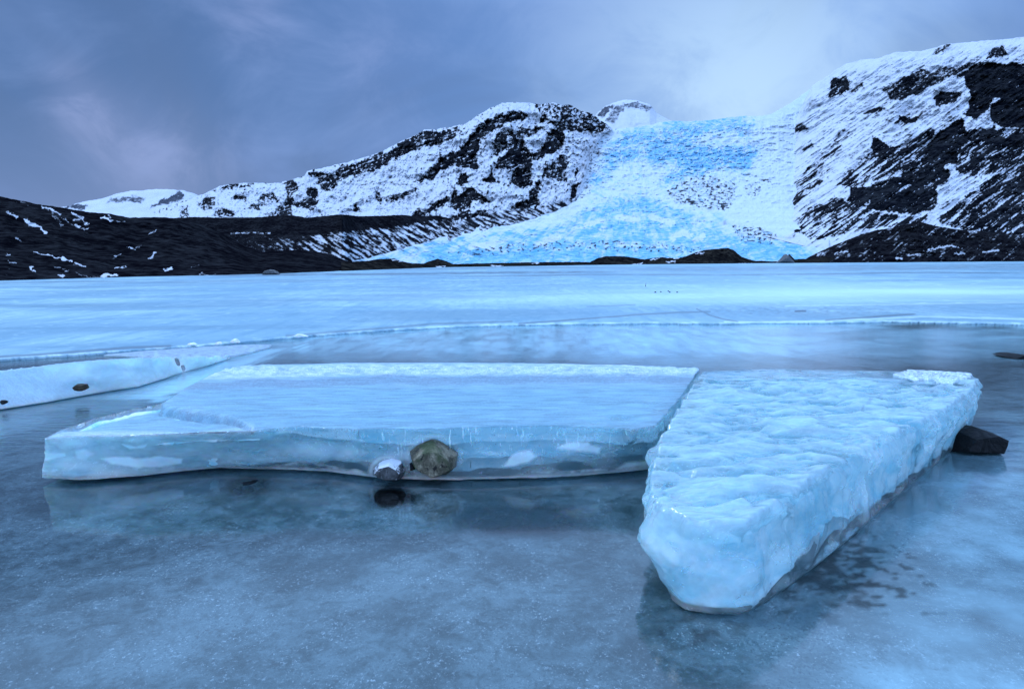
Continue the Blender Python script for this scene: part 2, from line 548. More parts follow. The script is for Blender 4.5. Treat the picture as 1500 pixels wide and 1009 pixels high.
# --- glacier
ICE = [
    (.62, [(843,288),(850,222),(885,196),(953,187),(971,178),(1072,172),(1090,172),(1110,182),(1090,198),(1050,192),(1013,209),(953,211),(933,231),(903,249),(885,273)]),
    (.85, [(940,231),(953,214),(1010,209),(1021,214),(1116,214),(1136,218),(1125,229),(1105,225),(1107,244),(1098,258),(1079,244),(1028,253),(993,264),(958,275),(980,258),(997,242),(993,233),(971,240),(955,242)]),
    (.95, [(1000,236),(1020,216),(1050,214),(1040,230),(1000,246)]), (.85, [(1000,190),(1030,186),(1044,194),(1020,200)]),
    (.66, [(800,340),(850,312),(900,292),(950,288),(985,305),(1040,322),(1080,345),(1000,360),(900,350)]),
    (.58, [(500,400),(520,382),(640,356),(760,335),(850,330),(1000,340),(1080,345),(1200,360),(1200,400)]),
    (1.0, [(1060,370),(1075,355),(1110,350),(1180,362),(1190,372),(1150,384),(1090,385)]),
    (1.0, [(600,392),(640,372),(760,366),(900,370),(1000,368),(1040,380),(900,392)]),
]
GL_ROCK = [
    (.50, [(975,278),(1000,262),(1030,258),(1060,262),(1082,272),(1075,295),(1068,308),(1030,306),(1000,300),(985,292)]),
    (.95, [(1002,296),(1010,290),(1024,294),(1012,303)]), (.95, [(1050,305),(1058,294),(1068,298),(1066,308)]),
    (.9, [(1066,290),(1074,280),(1073,292)]), (.85, [(1038,276),(1050,270),(1060,272),(1046,282)]), (.8, [(978,282),(984,276),(984,284)]),
    (.8, [(1110,262),(1125,264),(1138,270),(1120,268)]), (.45, [(1090,270),(1115,266),(1110,288),(1092,290)]),
    (.56, [(1070,330),(1110,332),(1140,344),(1130,360),(1085,354)]),
    (.45, [(640,372),(760,356),(900,352),(1040,362),(1000,372),(860,364),(700,374)]),
]
GL_CREST = [(500,384),(520,380),(560,372),(640,345),(700,324),(760,300),(800,274),(830,244),(846,212),(860,196),(880,191),(935,186),(955,183),(968,179),(990,177),(1010,178),(1040,176),(1070,172),(1090,170),(1110,171),(1130,167),(1145,159),(1160,150),(1175,139),(1186,131),(1196,150),(1205,250),(1215,352)]


def gl_masks(PX, PY):
    b = blur(blobs(PX, PY, ICE, 5.0, 22, 53), 7)
    low = sstep(PY, 285, 330)
    qx = PX + 16 * fbm2(PX / 34, PY / 22, 3, .55, 61)
    qy = PY + 9 * fbm2(PX / 30, PY / 20, 3, .55, 62)
    ser = .6 * fbm2((qx * .96 + qy * .28) / 8.0, (qy * .96 - qx * .28) / 3.2, 4, 0.62, 55) + .6 * fbm2((qx * .90 - qy * .44) / 9.0, (qy * .90 + qx * .44) / 4.2, 4, 0.62, 67)
    mid = fbm2(PX / 30.0, PY / 12.0, 4, 0.55, 59)
    # the tongue fans out below the icefall: radial furrows and transverse arcs
    th_ = np.arctan2(PX - 925, (PY - 215) * 2.0)
    rr = np.hypot((PX - 925) * .5, PY - 215)
    fan = fbm2(th_ * 26, rr / 26, 4, .6, 58)
    arc = fbm2(th_ * 5 + 3, rr / 4.0, 4, .6, 60)
    ser = ser * (1 - .75 * low) + low * (.65 * fan + .55 * arc)
    edge = sstep(pl([(160,1130),(200,1120),(260,1105),(300,1075),(330,1085),(345,1200)], PY) - PX if False else np.interp(PY, [160,200,250,300,330,350], [1145,1135,1115,1080,1090,1240]) - PX, 0, 30)
    bx = np.interp(PY, [185, 192, 208, 224, 243, 264, 282, 296, 304, 316, 330, 345], [905, 896, 876, 868, 862, 856, 850, 838, 815, 760, 660, 440])
    edge = edge * sstep(PX - bx + 40 * mid, -4, 34)
    ice = (b * 0.85 + 1.3 * ser + 0.45 * mid - 0.02) * edge
    for q in ([(985,348),(1000,340),(1010,345)], [(1020,352),(1030,345)], [(860,330),(880,324)], [(905,318),(930,322)], [(800,352),(820,349)], [(955,318),(985,327)], [(690,362),(720,358)]):
        ice -= 1.2 * sstep(seg_dist(q, PX + 10 * ser, PY + 4 * ser), 6, 2)
    rk = blobs(PX, PY, GL_ROCK, 3.5, 9, 63)
    rk = np.maximum(rk, .42 * sstep(PX - bx, 22, 0) * (PY < 296))
    fine = fbm2(PX / 5.5, PY / 3.2, 4, 0.6, 65)
    rock = rk * 0.66 + 1.15 * fine * (rk > 0.02) - 0.02
    crev = fbm2(qx / 17 + qy / 14, qy / 6.5, 4, 0.6, 57, ridge=True)
    ice = ice + .5 * sstep(crev, .34, .70) * edge * (.25 + .75 * np.clip(b, 0, 1))
    dirt_ = low * sstep(PY, 340, 356) * sstep(PX, 1130, 1080) * (.16 + .75 * np.maximum(arc, -.2) + .3 * fine)
    rock = np.maximum(rock, np.clip(dirt_, 0, .6))
    rock = np.maximum(rock, .50 * sstep(crev, .60, .85) * edge * np.clip(b, 0, 1))  # crevasse depths painted darker in the colour, not bare rock
    return {'rock': np.clip(rock, 0, 1), 'ice': np.clip(sstep(ice, 0.0, 1.08), 0, 1), 'relief': (4 * ser - 3 * crev) * (.35 + .65 * np.clip(b, 0, 1))}


SHORE = [(-1000,448),(-600,432),(-260,421),(-60,414),(0,412),(100,409),(200,406),(400,402),(540,396),(640,392),(750,390.5),(900,388),(1100,386),(1250,385),(1500,383.2),(1760,381.6),(2400,377.6)]


def shore_r(X, extra=0.0):
    return at_z(np.asarray(X, float), pl(SHORE, X), np.zeros_like(np.asarray(X, float)))[..., 1] + extra


terrain('glacier', 498, 1215, 0.8, GL_CREST, [(498,396),(1215,396)], lambda X: Rg(0 * X + 390), lambda X: Rg(pl(GL_CREST, X)),
        gl_masks, MAT_GLACIER, 'blue crevassed glacier tongue spilling down between the two snowy mountains', relief=0.016, rscale=(26, 10), jag=1.6, jscale=7, seed=51)
terrain('mountain', 225, 896, 0.8, LM_CREST, LM_BASE,
        lambda X: np.interp(X, [600, 660], [480, 355]) * (X < 660) + (Rg(pl(LM_BASE, X)) + 6) * (X >= 660), [(225,950),(500,900),(745,950),(840,1020),(896,1040)],
        left_masks, MAT_MOUNT, 'snow covered mountain with long dark cliff bands beside the left of the glacier', relief=0.05, bjag=2.2, rscale=(48, 40), jag=2.0, jscale=10, seed=2)
terrain('mountain', 1060, 2340, 1.0, RM_CREST, RM_BASE, lambda X: np.interp(X, [1060,1120,1160,1200,1260], [Rg(326),Rg(342),Rg(352),Rg(360),290]),
        lambda X: np.interp(X, [1060,1142,1200,1300,1760], [480,1060,1120,960,760]),
        right_masks, MAT_MOUNT, 'steep snowy mountain streaked with black rock gullies on the right of the glacier', relief=0.028, rscale=(80, 34), jag=1.6, jscale=9, seed=31)


def far_masks(PX, PY):
    b = blobs(PX, PY, [(.8, [(216,306),(230,296),(262,280),(270,286),(268,294),(240,300)]), (.6, [(150,296),(190,286),(215,292),(205,298)]),
                       (.7, [(90,304),(110,296),(128,300),(120,310)]), (.75, [(874,170),(884,158),(900,152),(896,160),(882,172)]),
                       (.55, [(886,176),(900,156),(930,148),(955,156),(950,164),(915,158),(900,182)])], 3, 10, 73)
    fine = fbm2(PX / 6, PY / 4, 4, .6, 75)
    return {'rock': np.clip(b * .9 + .5 * fine * (.35 + b) + .04, 0, 1)}


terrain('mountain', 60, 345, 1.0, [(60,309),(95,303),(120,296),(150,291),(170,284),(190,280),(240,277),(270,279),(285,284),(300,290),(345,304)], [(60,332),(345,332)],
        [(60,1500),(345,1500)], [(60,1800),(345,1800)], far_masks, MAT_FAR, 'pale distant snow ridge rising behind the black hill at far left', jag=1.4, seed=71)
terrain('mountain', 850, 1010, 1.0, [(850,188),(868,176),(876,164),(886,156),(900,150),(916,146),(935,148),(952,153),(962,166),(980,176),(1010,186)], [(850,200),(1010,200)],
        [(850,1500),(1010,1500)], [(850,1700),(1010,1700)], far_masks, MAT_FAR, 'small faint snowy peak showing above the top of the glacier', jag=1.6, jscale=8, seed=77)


def mor_masks(PX, PY):
    u, v = PX * 0.84 + PY * 0.54, -PX * 0.54 + PY * 0.84
    st = fbm2(u / 20.0, v / 4.0, 4, 0.6, 85)
    fine = fbm2(PX / 5, PY / 4, 4, .6, 87)
    top = sstep(PY - pl([(230,332),(430,344),(480,338),(560,330),(640,318),(700,318)], PX), -2, 8)
    right = sstep(PX, 330, 520)
    snow = top * (0.20 + 0.24 * right + 1.25 * st * (.35 + .65 * right) + .35 * fine)
    line = seg_dist([(338,342), (365,341), (395,342)], PX, PY)
    snow = np.maximum(snow, sstep(line + 5 * fine + 2.5 * st, 2.6, .4) * (.6 + fine))
    return {'rock': np.clip(1 - snow, 0, 1), 'relief': .8 * st}


MB_CREST = [(190,326),(230,321),(280,318),(330,319),(380,318),(418,315),(430,316),(450,319),(480,316),(500,314),(530,317),(560,316),(590,315),(610,317),(640,316),(670,322),(700,338),(712,345)]
MB_BASE = [(190,398),(500,398),(516,384),(560,374),(640,352),(700,341),(712,347)]
terrain('moraine', 190, 712, 0.8, MB_CREST, MB_BASE, lambda X: np.where(X < 500, 190, np.maximum(190, Rg(pl(MB_BASE, X)) + 5)),
        lambda X: np.where(X < 500, 330, Rg(pl(MB_BASE, X)) + 90), mor_masks, MAT_MORAINE,
        'dark flat topped moraine with snow streaks running down to the left edge of the glacier', relief=0.02, rscale=(40, 24), jag=1.2, jscale=8, seed=81, drop=120)

SNOW_L = [[(40,300),(55,310)], [(62,303),(72,307),(86,314)], [(36,322),(50,330),(68,340)], [(90,318),(105,328),(125,338)],
          [(76,312),(92,330)], [(112,330),(124,338),(128,334)], [(105,312),(120,320),(128,330)], [(10,310),(26,318)], [(24,296),(40,298)],
          [(152,318),(165,324)], [(156,314),(168,324),(182,325)], [(112,323),(118,322)], [(24,349),(34,354)], [(50,370),(80,376),(108,384)], [(110,387),(124,390)],
          [(78,390),(98,396)], [(108,398),(120,404),(130,406),(150,404)], [(150,404),(170,403)], [(8,371),(14,373)], [(14,383),(24,386)],
          [(10,401),(20,405)], [(84,402),(94,405)], [(44,391),(54,398)], [(166,378),(176,372)], [(198,366),(206,361)], [(186,362),(198,366)], [(170,392),(182,391)],
          [(222,378),(228,370)], [(278,392),(290,388)], [(240,396),(252,393)], [(290,402),(314,404)], [(218,344),(228,337)], [(246,316),(256,316)]]
HILL_CREST = [(-1000,452),(-860,400),(-700,330),(-520,268),(-380,255),(-260,262),(-60,281),(6,289),(30,294),(60,300),(90,304),(130,311),(160,313),(190,319),(230,318),(255,320),(290,326),(330,344),(360,360),(385,369),(410,367),(440,366),(460,368),(478,371),(500,379),(522,386),(545,393)]


def hill_masks(PX, PY):
    wx = PX + 9.0 * fbm2(PX / 13, PY / 8, 4, .6, 91)
    wy = PY + 5.0 * fbm2(PX / 11, PY / 7, 4, .6, 92)
    fine = fbm2(PX / 6, PY / 3, 4, .6, 93)
    s = np.zeros_like(PX)
    for k, q in enumerate(SNOW_L):
        w = 0.5 + 1.3 * ((k * 7) % 5) / 4
        s = np.maximum(s, sstep(seg_dist(q, wx, wy) + 2.2 * fine, w + 1.3, w - 1.0) * (.55 + .45 * ((k * 3) % 4) / 3))
    u, v = PX * .85 + PY * .5, -PX * .5 + PY * .85
    st = fbm2(u / 16, v / 3.2, 4, .6, 95)
    s = np.maximum(s * (.9 + .5 * fine), (st - .25) * 1.6 * sstep(PX, 110, 20) * sstep(PY, 296, 306))
    return {'rock': np.clip(1 - s, 0, 1)}


terrain('moraine', -980, 545, 1.0, HILL_CREST, [(x, y + 0.6) for x, y in SHORE], lambda X: shore_r(X, -.3), lambda X: shore_r(X) + 55, hill_masks, MAT_MORAINE,
        'black moraine hill with thin snow patches on the left shore of the lake', relief=0.03, rscale=(70, 30), jag=1.3, jscale=12, seed=91, drop=80)


def rmor_masks(PX, PY):
    u, v = PX * -.80 + PY * .6, PX * .6 + PY * .80
    st = fbm2(u / 24, v / 4.5, 4, .6, 105)
    fine = fbm2(PX / 6, PY / 3.5, 4, .6, 107)
    s = .17 + .75 * st + .35 * fine
    for q in ([(1330,374),(1348,372)], [(1376,376),(1382,370)], [(1440,370),(1462,366)], [(1312,378),(1320,378)], [(1222,372),(1240,368)],
              [(1400,372),(1410,370)], [(1360,366),(1390,360),(1402,362)], [(1196,374),(1206,370)], [(1420,340),(1464,332)]):
        s = np.maximum(s, sstep(seg_dist(q, PX + 8 * fine, PY + 4 * fine) + 1.5 * fine, 2.4, .6) * .65)
    return {'rock': np.clip(1 - s, 0, 1), 'relief': 1.2 * st}


RMO_CREST = [(1170,384),(1190,374),(1215,362),(1240,352),(1262,343),(1285,337),(1310,333),(1330,328),(1345,324),(1370,331),(1400,336),(1430,338),(1470,343),(1510,345),(1760,350),(2100,366),(2300,377)]
terrain('moraine', 1170, 2290, 0.9, RMO_CREST, [(x, y + 0.5) for x, y in SHORE], lambda X: shore_r(X, -.5), lambda X: shore_r(X) + 65, rmor_masks, MAT_MORAINE,
        'dark grey moraine slope with wet streaks on the right shore of the lake', relief=0.03, rscale=(50, 16), jag=1.3, jscale=9, seed=101, drop=60)


def shm_masks(PX, PY):
    fine = fbm2(PX / 6, PY / 3, 4, .6, 113)
    s = .1 + .25 * fine
    for q in ([(926,388),(942,385)], [(1018,372),(1030,370)], [(952,381),(966,378)], [(972,376),(992,378),(1000,374)], [(978,384),(990,382)], [(1146,382),(1152,374),(1158,380)],
              [(575,381),(590,382)], [(1085,387),(1100,386)], [(640,391),(652,390)], [(720,389),(736,390)], [(780,386),(790,385)]):
        s = np.maximum(s, sstep(seg_dist(q, PX + 8 * fine, PY + 3 * fine) + 1.2 * fine, 1.8, .4) * .7)
    return {'rock': np.clip(1 - s, 0, 1)}


SM_CREST = [(500,384),(520,383),(540,382),(556,379),(578,379),(590,383),(604,386),(620,386),(634,381),(642,379),(652,382),(664,387),(700,386),(740,385),(780,384),(840,383.5),(864,384),(876,378),(888,375),(915,375.5),(930,378),(944,380),(956,378),(970,377),(990,378),(1004,376),(1018,370),(1034,366),(1066,363),(1074,366),(1086,376),(1104,382),(1140,383),(1150,378),(1156,372),(1164,380),(1186,379),(1210,376),(1235,380)]
terrain('moraine', 500, 1235, 0.8, SM_CREST, [(x, y + 0.5) for x, y in SHORE], lambda X: shore_r(X, -.5), lambda X: shore_r(X) + 14, shm_masks, MAT_SHORE,
        'low strip of dark gravel mounds on the shore in front of the glacier', relief=0.01, rscale=(20, 8), jag=0.9, jscale=7, seed=111, drop=14, rows=34)

# ------------------------------------------------------------------ lake bed, water, lake ice
m, N, L = material('lake_bed_gravel')
pos = N('ShaderNodeNewGeometry').outputs['Position']
n1 = NOISE(N, pos, 3.0, 6, 0.6)
n2 = NOISE(N, pos, 30.0, 4, 0.65)
c = MIX(N, RAMP(N, n1, 0.35, 0.65), (0.022, 0.030, 0.030), (0.060, 0.070, 0.066))
c = MIX(N, RAMP(N, n2, 0.50, 0.68), c, (0.11, 0.12, 0.115))
finish(N, L, PRINC(N, Base_Color=c, Roughness=0.9, Normal=BUMP(N, n2, .6, .02)))
MAT_BED = m
V = np.array([(-6000, -200, -.12), (6000, -200, -.12), (6000, 9000, -.12), (-6000, 9000, -.12)], float)
tag(link('ground', mesh_arrays('ground', V, [[0, 1, 2, 3]], False), MAT_BED), 'dark gravel bed of the lake under the thin clear ice', 'ground', None, 'structure')

# water: a thin film over murky ice, built as a grid so that patches can be laid in it
gx = np.concatenate([np.linspace(-40, -4, 40)[:-1], np.linspace(-4, 5, 330), np.linspace(5, 40, 40)[1:]])
gy = np.concatenate([np.linspace(-12, 1.6, 20)[:-1], np.linspace(1.6, 8, 260), np.linspace(8, 60, 120)[1:]])
GX, GY = np.meshgrid(gx, gy)
P = np.stack([GX, GY, np.zeros_like(GX)], -1)
px, py = project(np.where(P[..., 1:2] > .5, P, np.array([0, .5, 0])))
fine = fbm2(GX * 3.0, GY * 3.0, 5, .6, 121)
blot = fbm2(GX * 10.0 + 3, GY * 13.0, 5, .62, 123)
dark = np.zeros_like(GX)
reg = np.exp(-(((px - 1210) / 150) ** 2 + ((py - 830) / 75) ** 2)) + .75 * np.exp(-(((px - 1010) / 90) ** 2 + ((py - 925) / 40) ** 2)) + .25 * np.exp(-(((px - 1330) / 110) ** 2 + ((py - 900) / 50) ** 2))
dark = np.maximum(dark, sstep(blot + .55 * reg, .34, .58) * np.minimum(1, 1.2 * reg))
for cx, cy, rx, ry, w in ((440,505,8,14,.5), (690,488,18,10,.4), (655,488,10,7,.6), (770,486,22,8,.5), (585,494,12,12,.4), (560,500,8,8,.35), (1340,478,70,6,1.0), (1440,480,70,5,.8), (1250,480,25,4,.5)):  # dark mountain reflections painted into the water colour
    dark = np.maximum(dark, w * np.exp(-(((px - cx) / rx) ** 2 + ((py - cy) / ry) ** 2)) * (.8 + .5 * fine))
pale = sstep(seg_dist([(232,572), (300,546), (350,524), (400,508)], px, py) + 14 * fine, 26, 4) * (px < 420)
pale = np.maximum(pale, .85 * sstep(py, 540, 505) * sstep(px, 340, 440) * (1 - .15 * sstep(px, 1150, 1350)) * (.8 + .8 * fine))  # sky reflection on the far water painted in as paler colour
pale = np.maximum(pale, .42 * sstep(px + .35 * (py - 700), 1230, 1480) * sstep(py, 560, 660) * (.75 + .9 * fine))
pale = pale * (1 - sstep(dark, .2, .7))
win = np.zeros_like(GX)
for cx, cy, rx, ry in ((766, 762, 110, 26), (571, 728, 40, 16), (364, 712, 34, 15)):
    win = np.maximum(win, np.exp(-(((px - cx) / rx) ** 2 + ((py - cy) / ry) ** 2) ** 2))
Vw = P.reshape(-1, 3)
Qw = grid_quads(len(gx), len(gy))
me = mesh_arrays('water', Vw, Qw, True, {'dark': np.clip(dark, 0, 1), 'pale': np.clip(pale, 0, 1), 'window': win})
m, N, L = material('murky_ice_under_water')
pos = N('ShaderNodeNewGeometry').outputs['Position']
sepp = N('ShaderNodeSeparateXYZ', inp={0: pos}).outputs
n1 = NOISE(N, pos, 1.3, 7, 0.66, 0.4)
n2 = NOISE(N, pos, 11.0, 6, 0.65, 0.8)
sp = N('ShaderNodeTexVoronoi', inp={'Vector': pos, 'Scale': 62.0, 'Randomness': 1.0})
fl = NOISE(N, VM(N, 'MULTIPLY', pos, (1.0, .8, 1.0)), 70.0, 5, 0.72, 0.8)
spk = M(N, 'MULTIPLY', RAMP(N, fl, 0.56, 0.645), RAMP(N, NOISE(N, pos, 5.0, 6, .62), 0.34, 0.64))
sp2 = N('ShaderNodeTexVoronoi', inp={'Vector': VM(N, 'MULTIPLY', pos, (1, 1.8, 1)), 'Scale': 24.0, 'Randomness': 1.0})
dsp = M(N, 'MULTIPLY', RAMP(N, sp2.outputs['Distance'], 0.30, 0.14), RAMP(N, NOISE(N, VM(N, 'ADD', pos, (5, 3, 0)), 4.0, 4), 0.50, 0.70))
tone = M(N, 'ADD', M(N, 'MULTIPLY', n1, .6), M(N, 'MULTIPLY', n2, .4))
c = MIX(N, RAMP(N, tone, 0.40, 0.60), (0.028, 0.060, 0.064), (0.115, 0.195, 0.220))
c = MIX(N, M(N, 'MULTIPLY', spk, .72), c, (0.42, 0.57, 0.65))
c = MIX(N, RAMP(N, fl, .46, .36, 0, .7), c, (0.025, 0.05, 0.06))
c = MIX(N, M(N, 'MULTIPLY', dsp, .8), c, (0.04, 0.055, 0.06))
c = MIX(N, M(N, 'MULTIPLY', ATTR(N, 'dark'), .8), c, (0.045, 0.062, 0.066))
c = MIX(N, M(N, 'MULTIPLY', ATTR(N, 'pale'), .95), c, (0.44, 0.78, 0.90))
solid = N('ShaderNodeBsdfDiffuse', inp={0: c}).outputs[0]
clear = N('ShaderNodeBsdfTransparent', inp={0: (0.80, 0.92, 0.96, 1)}).outputs[0]
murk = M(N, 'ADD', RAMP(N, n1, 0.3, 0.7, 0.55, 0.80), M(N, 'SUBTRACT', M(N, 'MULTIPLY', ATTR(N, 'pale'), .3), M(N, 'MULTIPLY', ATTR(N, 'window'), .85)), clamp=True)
body = N('ShaderNodeMixShader', inp={0: murk, 1: clear, 2: solid}).outputs[0]
# ripples, finer and longer sideways
rp = NOISE(N, VM(N, 'MULTIPLY', pos, (1.6, 5.0, 1.0)), 2.2, 5, 0.6, 0.4)
far = RAMP(N, sepp[1], 3.9, 6.5, .06, 1.0)
rb = N('ShaderNodeBump', inp={'Height': rp, 'Strength': M(N, 'MULTIPLY', far, .45), 'Distance': .014, 'Normal': BUMP(N, n2, 0.10, 0.003)}).outputs[0]
gl = N('ShaderNodeBsdfGlossy', inp={0: (1, 1, 1, 1), 'Roughness': 0.085, 'Normal': rb}).outputs[0]
fr = N('ShaderNodeFresnel', inp={'IOR': 1.7, 'Normal': rb}).outputs[0]
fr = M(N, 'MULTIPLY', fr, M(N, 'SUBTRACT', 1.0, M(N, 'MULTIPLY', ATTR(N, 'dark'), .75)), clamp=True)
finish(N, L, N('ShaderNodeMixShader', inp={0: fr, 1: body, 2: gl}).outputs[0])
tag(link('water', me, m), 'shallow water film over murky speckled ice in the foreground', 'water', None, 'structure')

# lake ice: sheet from its broken near edge to the far shore
EDGE = [(-1100,640),(-420,552),(-120,534),(0,525),(100,519),(190,513),(300,505),(390,497),(450,491),(560,483.5),(640,479),(720,476),(800,474.5),(950,472.5),(1060,473.5),(1100,472),(1200,472),(1300,470),(1400,472),(1500,474.5),(1800,480),(2500,500)]
nx = 1700
X = np.linspace(-1100, 2500, nx)
ey = pl(EDGE, X) + 1.3 * fbm2(X / 16, X * 0, 5, .62, 131) + .5 * fbm2(X / 3, X * 0, 3, .6, 133)
fy = 404.0 - 10 * X / 1500 - 386 + 371.2         # 5.3 px under the horizon: beyond the shore
fy = (386 - 10 * X / 1500) + 4.4
ny = 210
s = np.linspace(0, 1, ny)[:, None]
PY = ey + (fy - ey) * s
PX = np.broadcast_to(X, PY.shape)
ZT = 0.045
P = at_z(PX, PY, ZT + 0 * PY)
hgt = .012 * fbm2(P[..., 0] * .9, P[..., 1] * .5, 5, .55, 135) * np.minimum(1, s * 20)
P[..., 2] += hgt
low = P[0].copy(); low[:, 2] = -.02
low2 = P[0].copy(); low2[:, 2] = ZT - .012; low2[:, 1] -= .02
V = np.concatenate([low, low2, P.reshape(-1, 3)])
dk = np.zeros_like(PY)
fine = fbm2(PX / 26, PY / 2.2, 4, .6, 137)
hor = 386 - 10 * PX / 1500
for c0, hw, w, xa, xb in ((12,1.3,.35,300,1600),(19,1.6,.65,-200,900),(23,1.2,.5,700,1500),(28,1.6,.25,-200,500),(15,4,.35,900,1600)):
    band = np.exp(-((PY - hor - c0 - 1.5 * fbm2(PX / 200, 0 * PX, 2, .5, int(c0))) / hw) ** 2)
    dk = np.maximum(dk, 1.5 * w * band * sstep(PX, xa - 80, xa + 80) * sstep(PX, xb + 80, xb - 80) * (.75 + .9 * fine))
for q, w, k in (([(760,474),(860,467),(930,461),(985,458),(1040,456.5)], .9, .65), ([(1020,452),(1040,462),(1062,468),(1080,471)], .6, .8), ([(860,449),(930,446.5)], .5, .5),
                ([(1210,469),(1290,463),(1340,460)], 1.0, .7), ([(1165,456),(1180,455.5)], 1.0, .9), ([(-100,528),(60,519),(190,509),(250,507)], 1.6, .6), ([(420,492),(640,474),(750,471)], 1.3, .5)):
    dk = np.maximum(dk, k * sstep(seg_dist(q, PX, PY + .8 * fine), w + .9, w - .4))
dirt_dark = np.exp(-(((PX - 1180) / 230) ** 2 + ((PY - 455) / 9) ** 2)) * .5
dk = np.maximum(dk, dirt_dark * (.6 + 1.3 * fbm2(PX / 8, PY / 1.6, 4, .65, 139)))
snow = np.exp(-(((PX - 1330) / 330) ** 2 + ((PY - 428) / 13) ** 2)) + .5 * np.exp(-(((PX - 860) / 300) ** 2 + ((PY - 438) / 10) ** 2)) + .9 * np.exp(-((PY - ey - 0) / 1.6) ** 2) * sstep(fbm2(PX / 40, PX * 0, 4, .6, 134), -.25, .25)  # broad right patch: bright sky's sheen painted as snow colour; edge line is snow
snow = snow + .8 * sstep(seg_dist([(1062,471), (1110,472.5), (1200,470), (1290,466.5), (1350,463.5), (1520,468)], PX, PY + 1.5 * fine), 2.2, .5) + .5 * sstep(seg_dist([(1150,448), (1300,446), (1500,443)], PX, PY + 1.5 * fine), 1.6, .4) + .35 * sstep(fine, .2, .5)
A = {}
for k, a in (('dark', np.clip(dk, 0, 1)), ('snow', np.clip(snow, 0, 1))):
    A[k] = np.concatenate([a[0] * 0, a[0], a.ravel()])
me = mesh_arrays('lake_ice', V, grid_quads(nx, ny + 2), True, A)
m, N, L = material('snow_dusted_lake_ice')
pos = N('ShaderNodeNewGeometry').outputs['Position']
n1 = NOISE(N, VM(N, 'MULTIPLY', pos, (0.10, 0.30, 0.1)), 1.0, 7, 0.6, 0.5)
n2 = NOISE(N, VM(N, 'MULTIPLY', pos, (1.0, .16, 1)), 3.2, 6, 0.70)
c = MIX(N, RAMP(N, n1, 0.34, 0.66), (0.225, 0.40, 0.48), (0.38, 0.58, 0.66))
c = MIX(N, RAMP(N, NOISE(N, VM(N, 'MULTIPLY', pos, (.16, .045, 1)), 1.0, 7, .70), 0.42, 0.60, 0, .75), c, (0.19, 0.37, 0.48))
c = MIX(N, RAMP(N, n2, 0.46, 0.62, 0, .7), c, (0.16, 0.33, 0.43))
c = MIX(N, M(N, 'MULTIPLY', ATTR(N, 'snow'), .8), c, (0.66, 0.88, 0.92))
c = MIX(N, ATTR(N, 'dark'), c, (0.085, 0.12, 0.16))
finish(N, L, PRINC(N, Base_Color=c, Roughness=RAMP(N, n1, .3, .7, .30, .55), Specular_IOR_Level=0.5, IOR=1.31, Normal=BUMP(N, n2, .4, .02)))
MAT_LAKE = m
tag(link('lake_ice', me, m), 'snow dusted frozen lake stretching from its broken edge to the far shore', 'lake ice', None, 'structure')


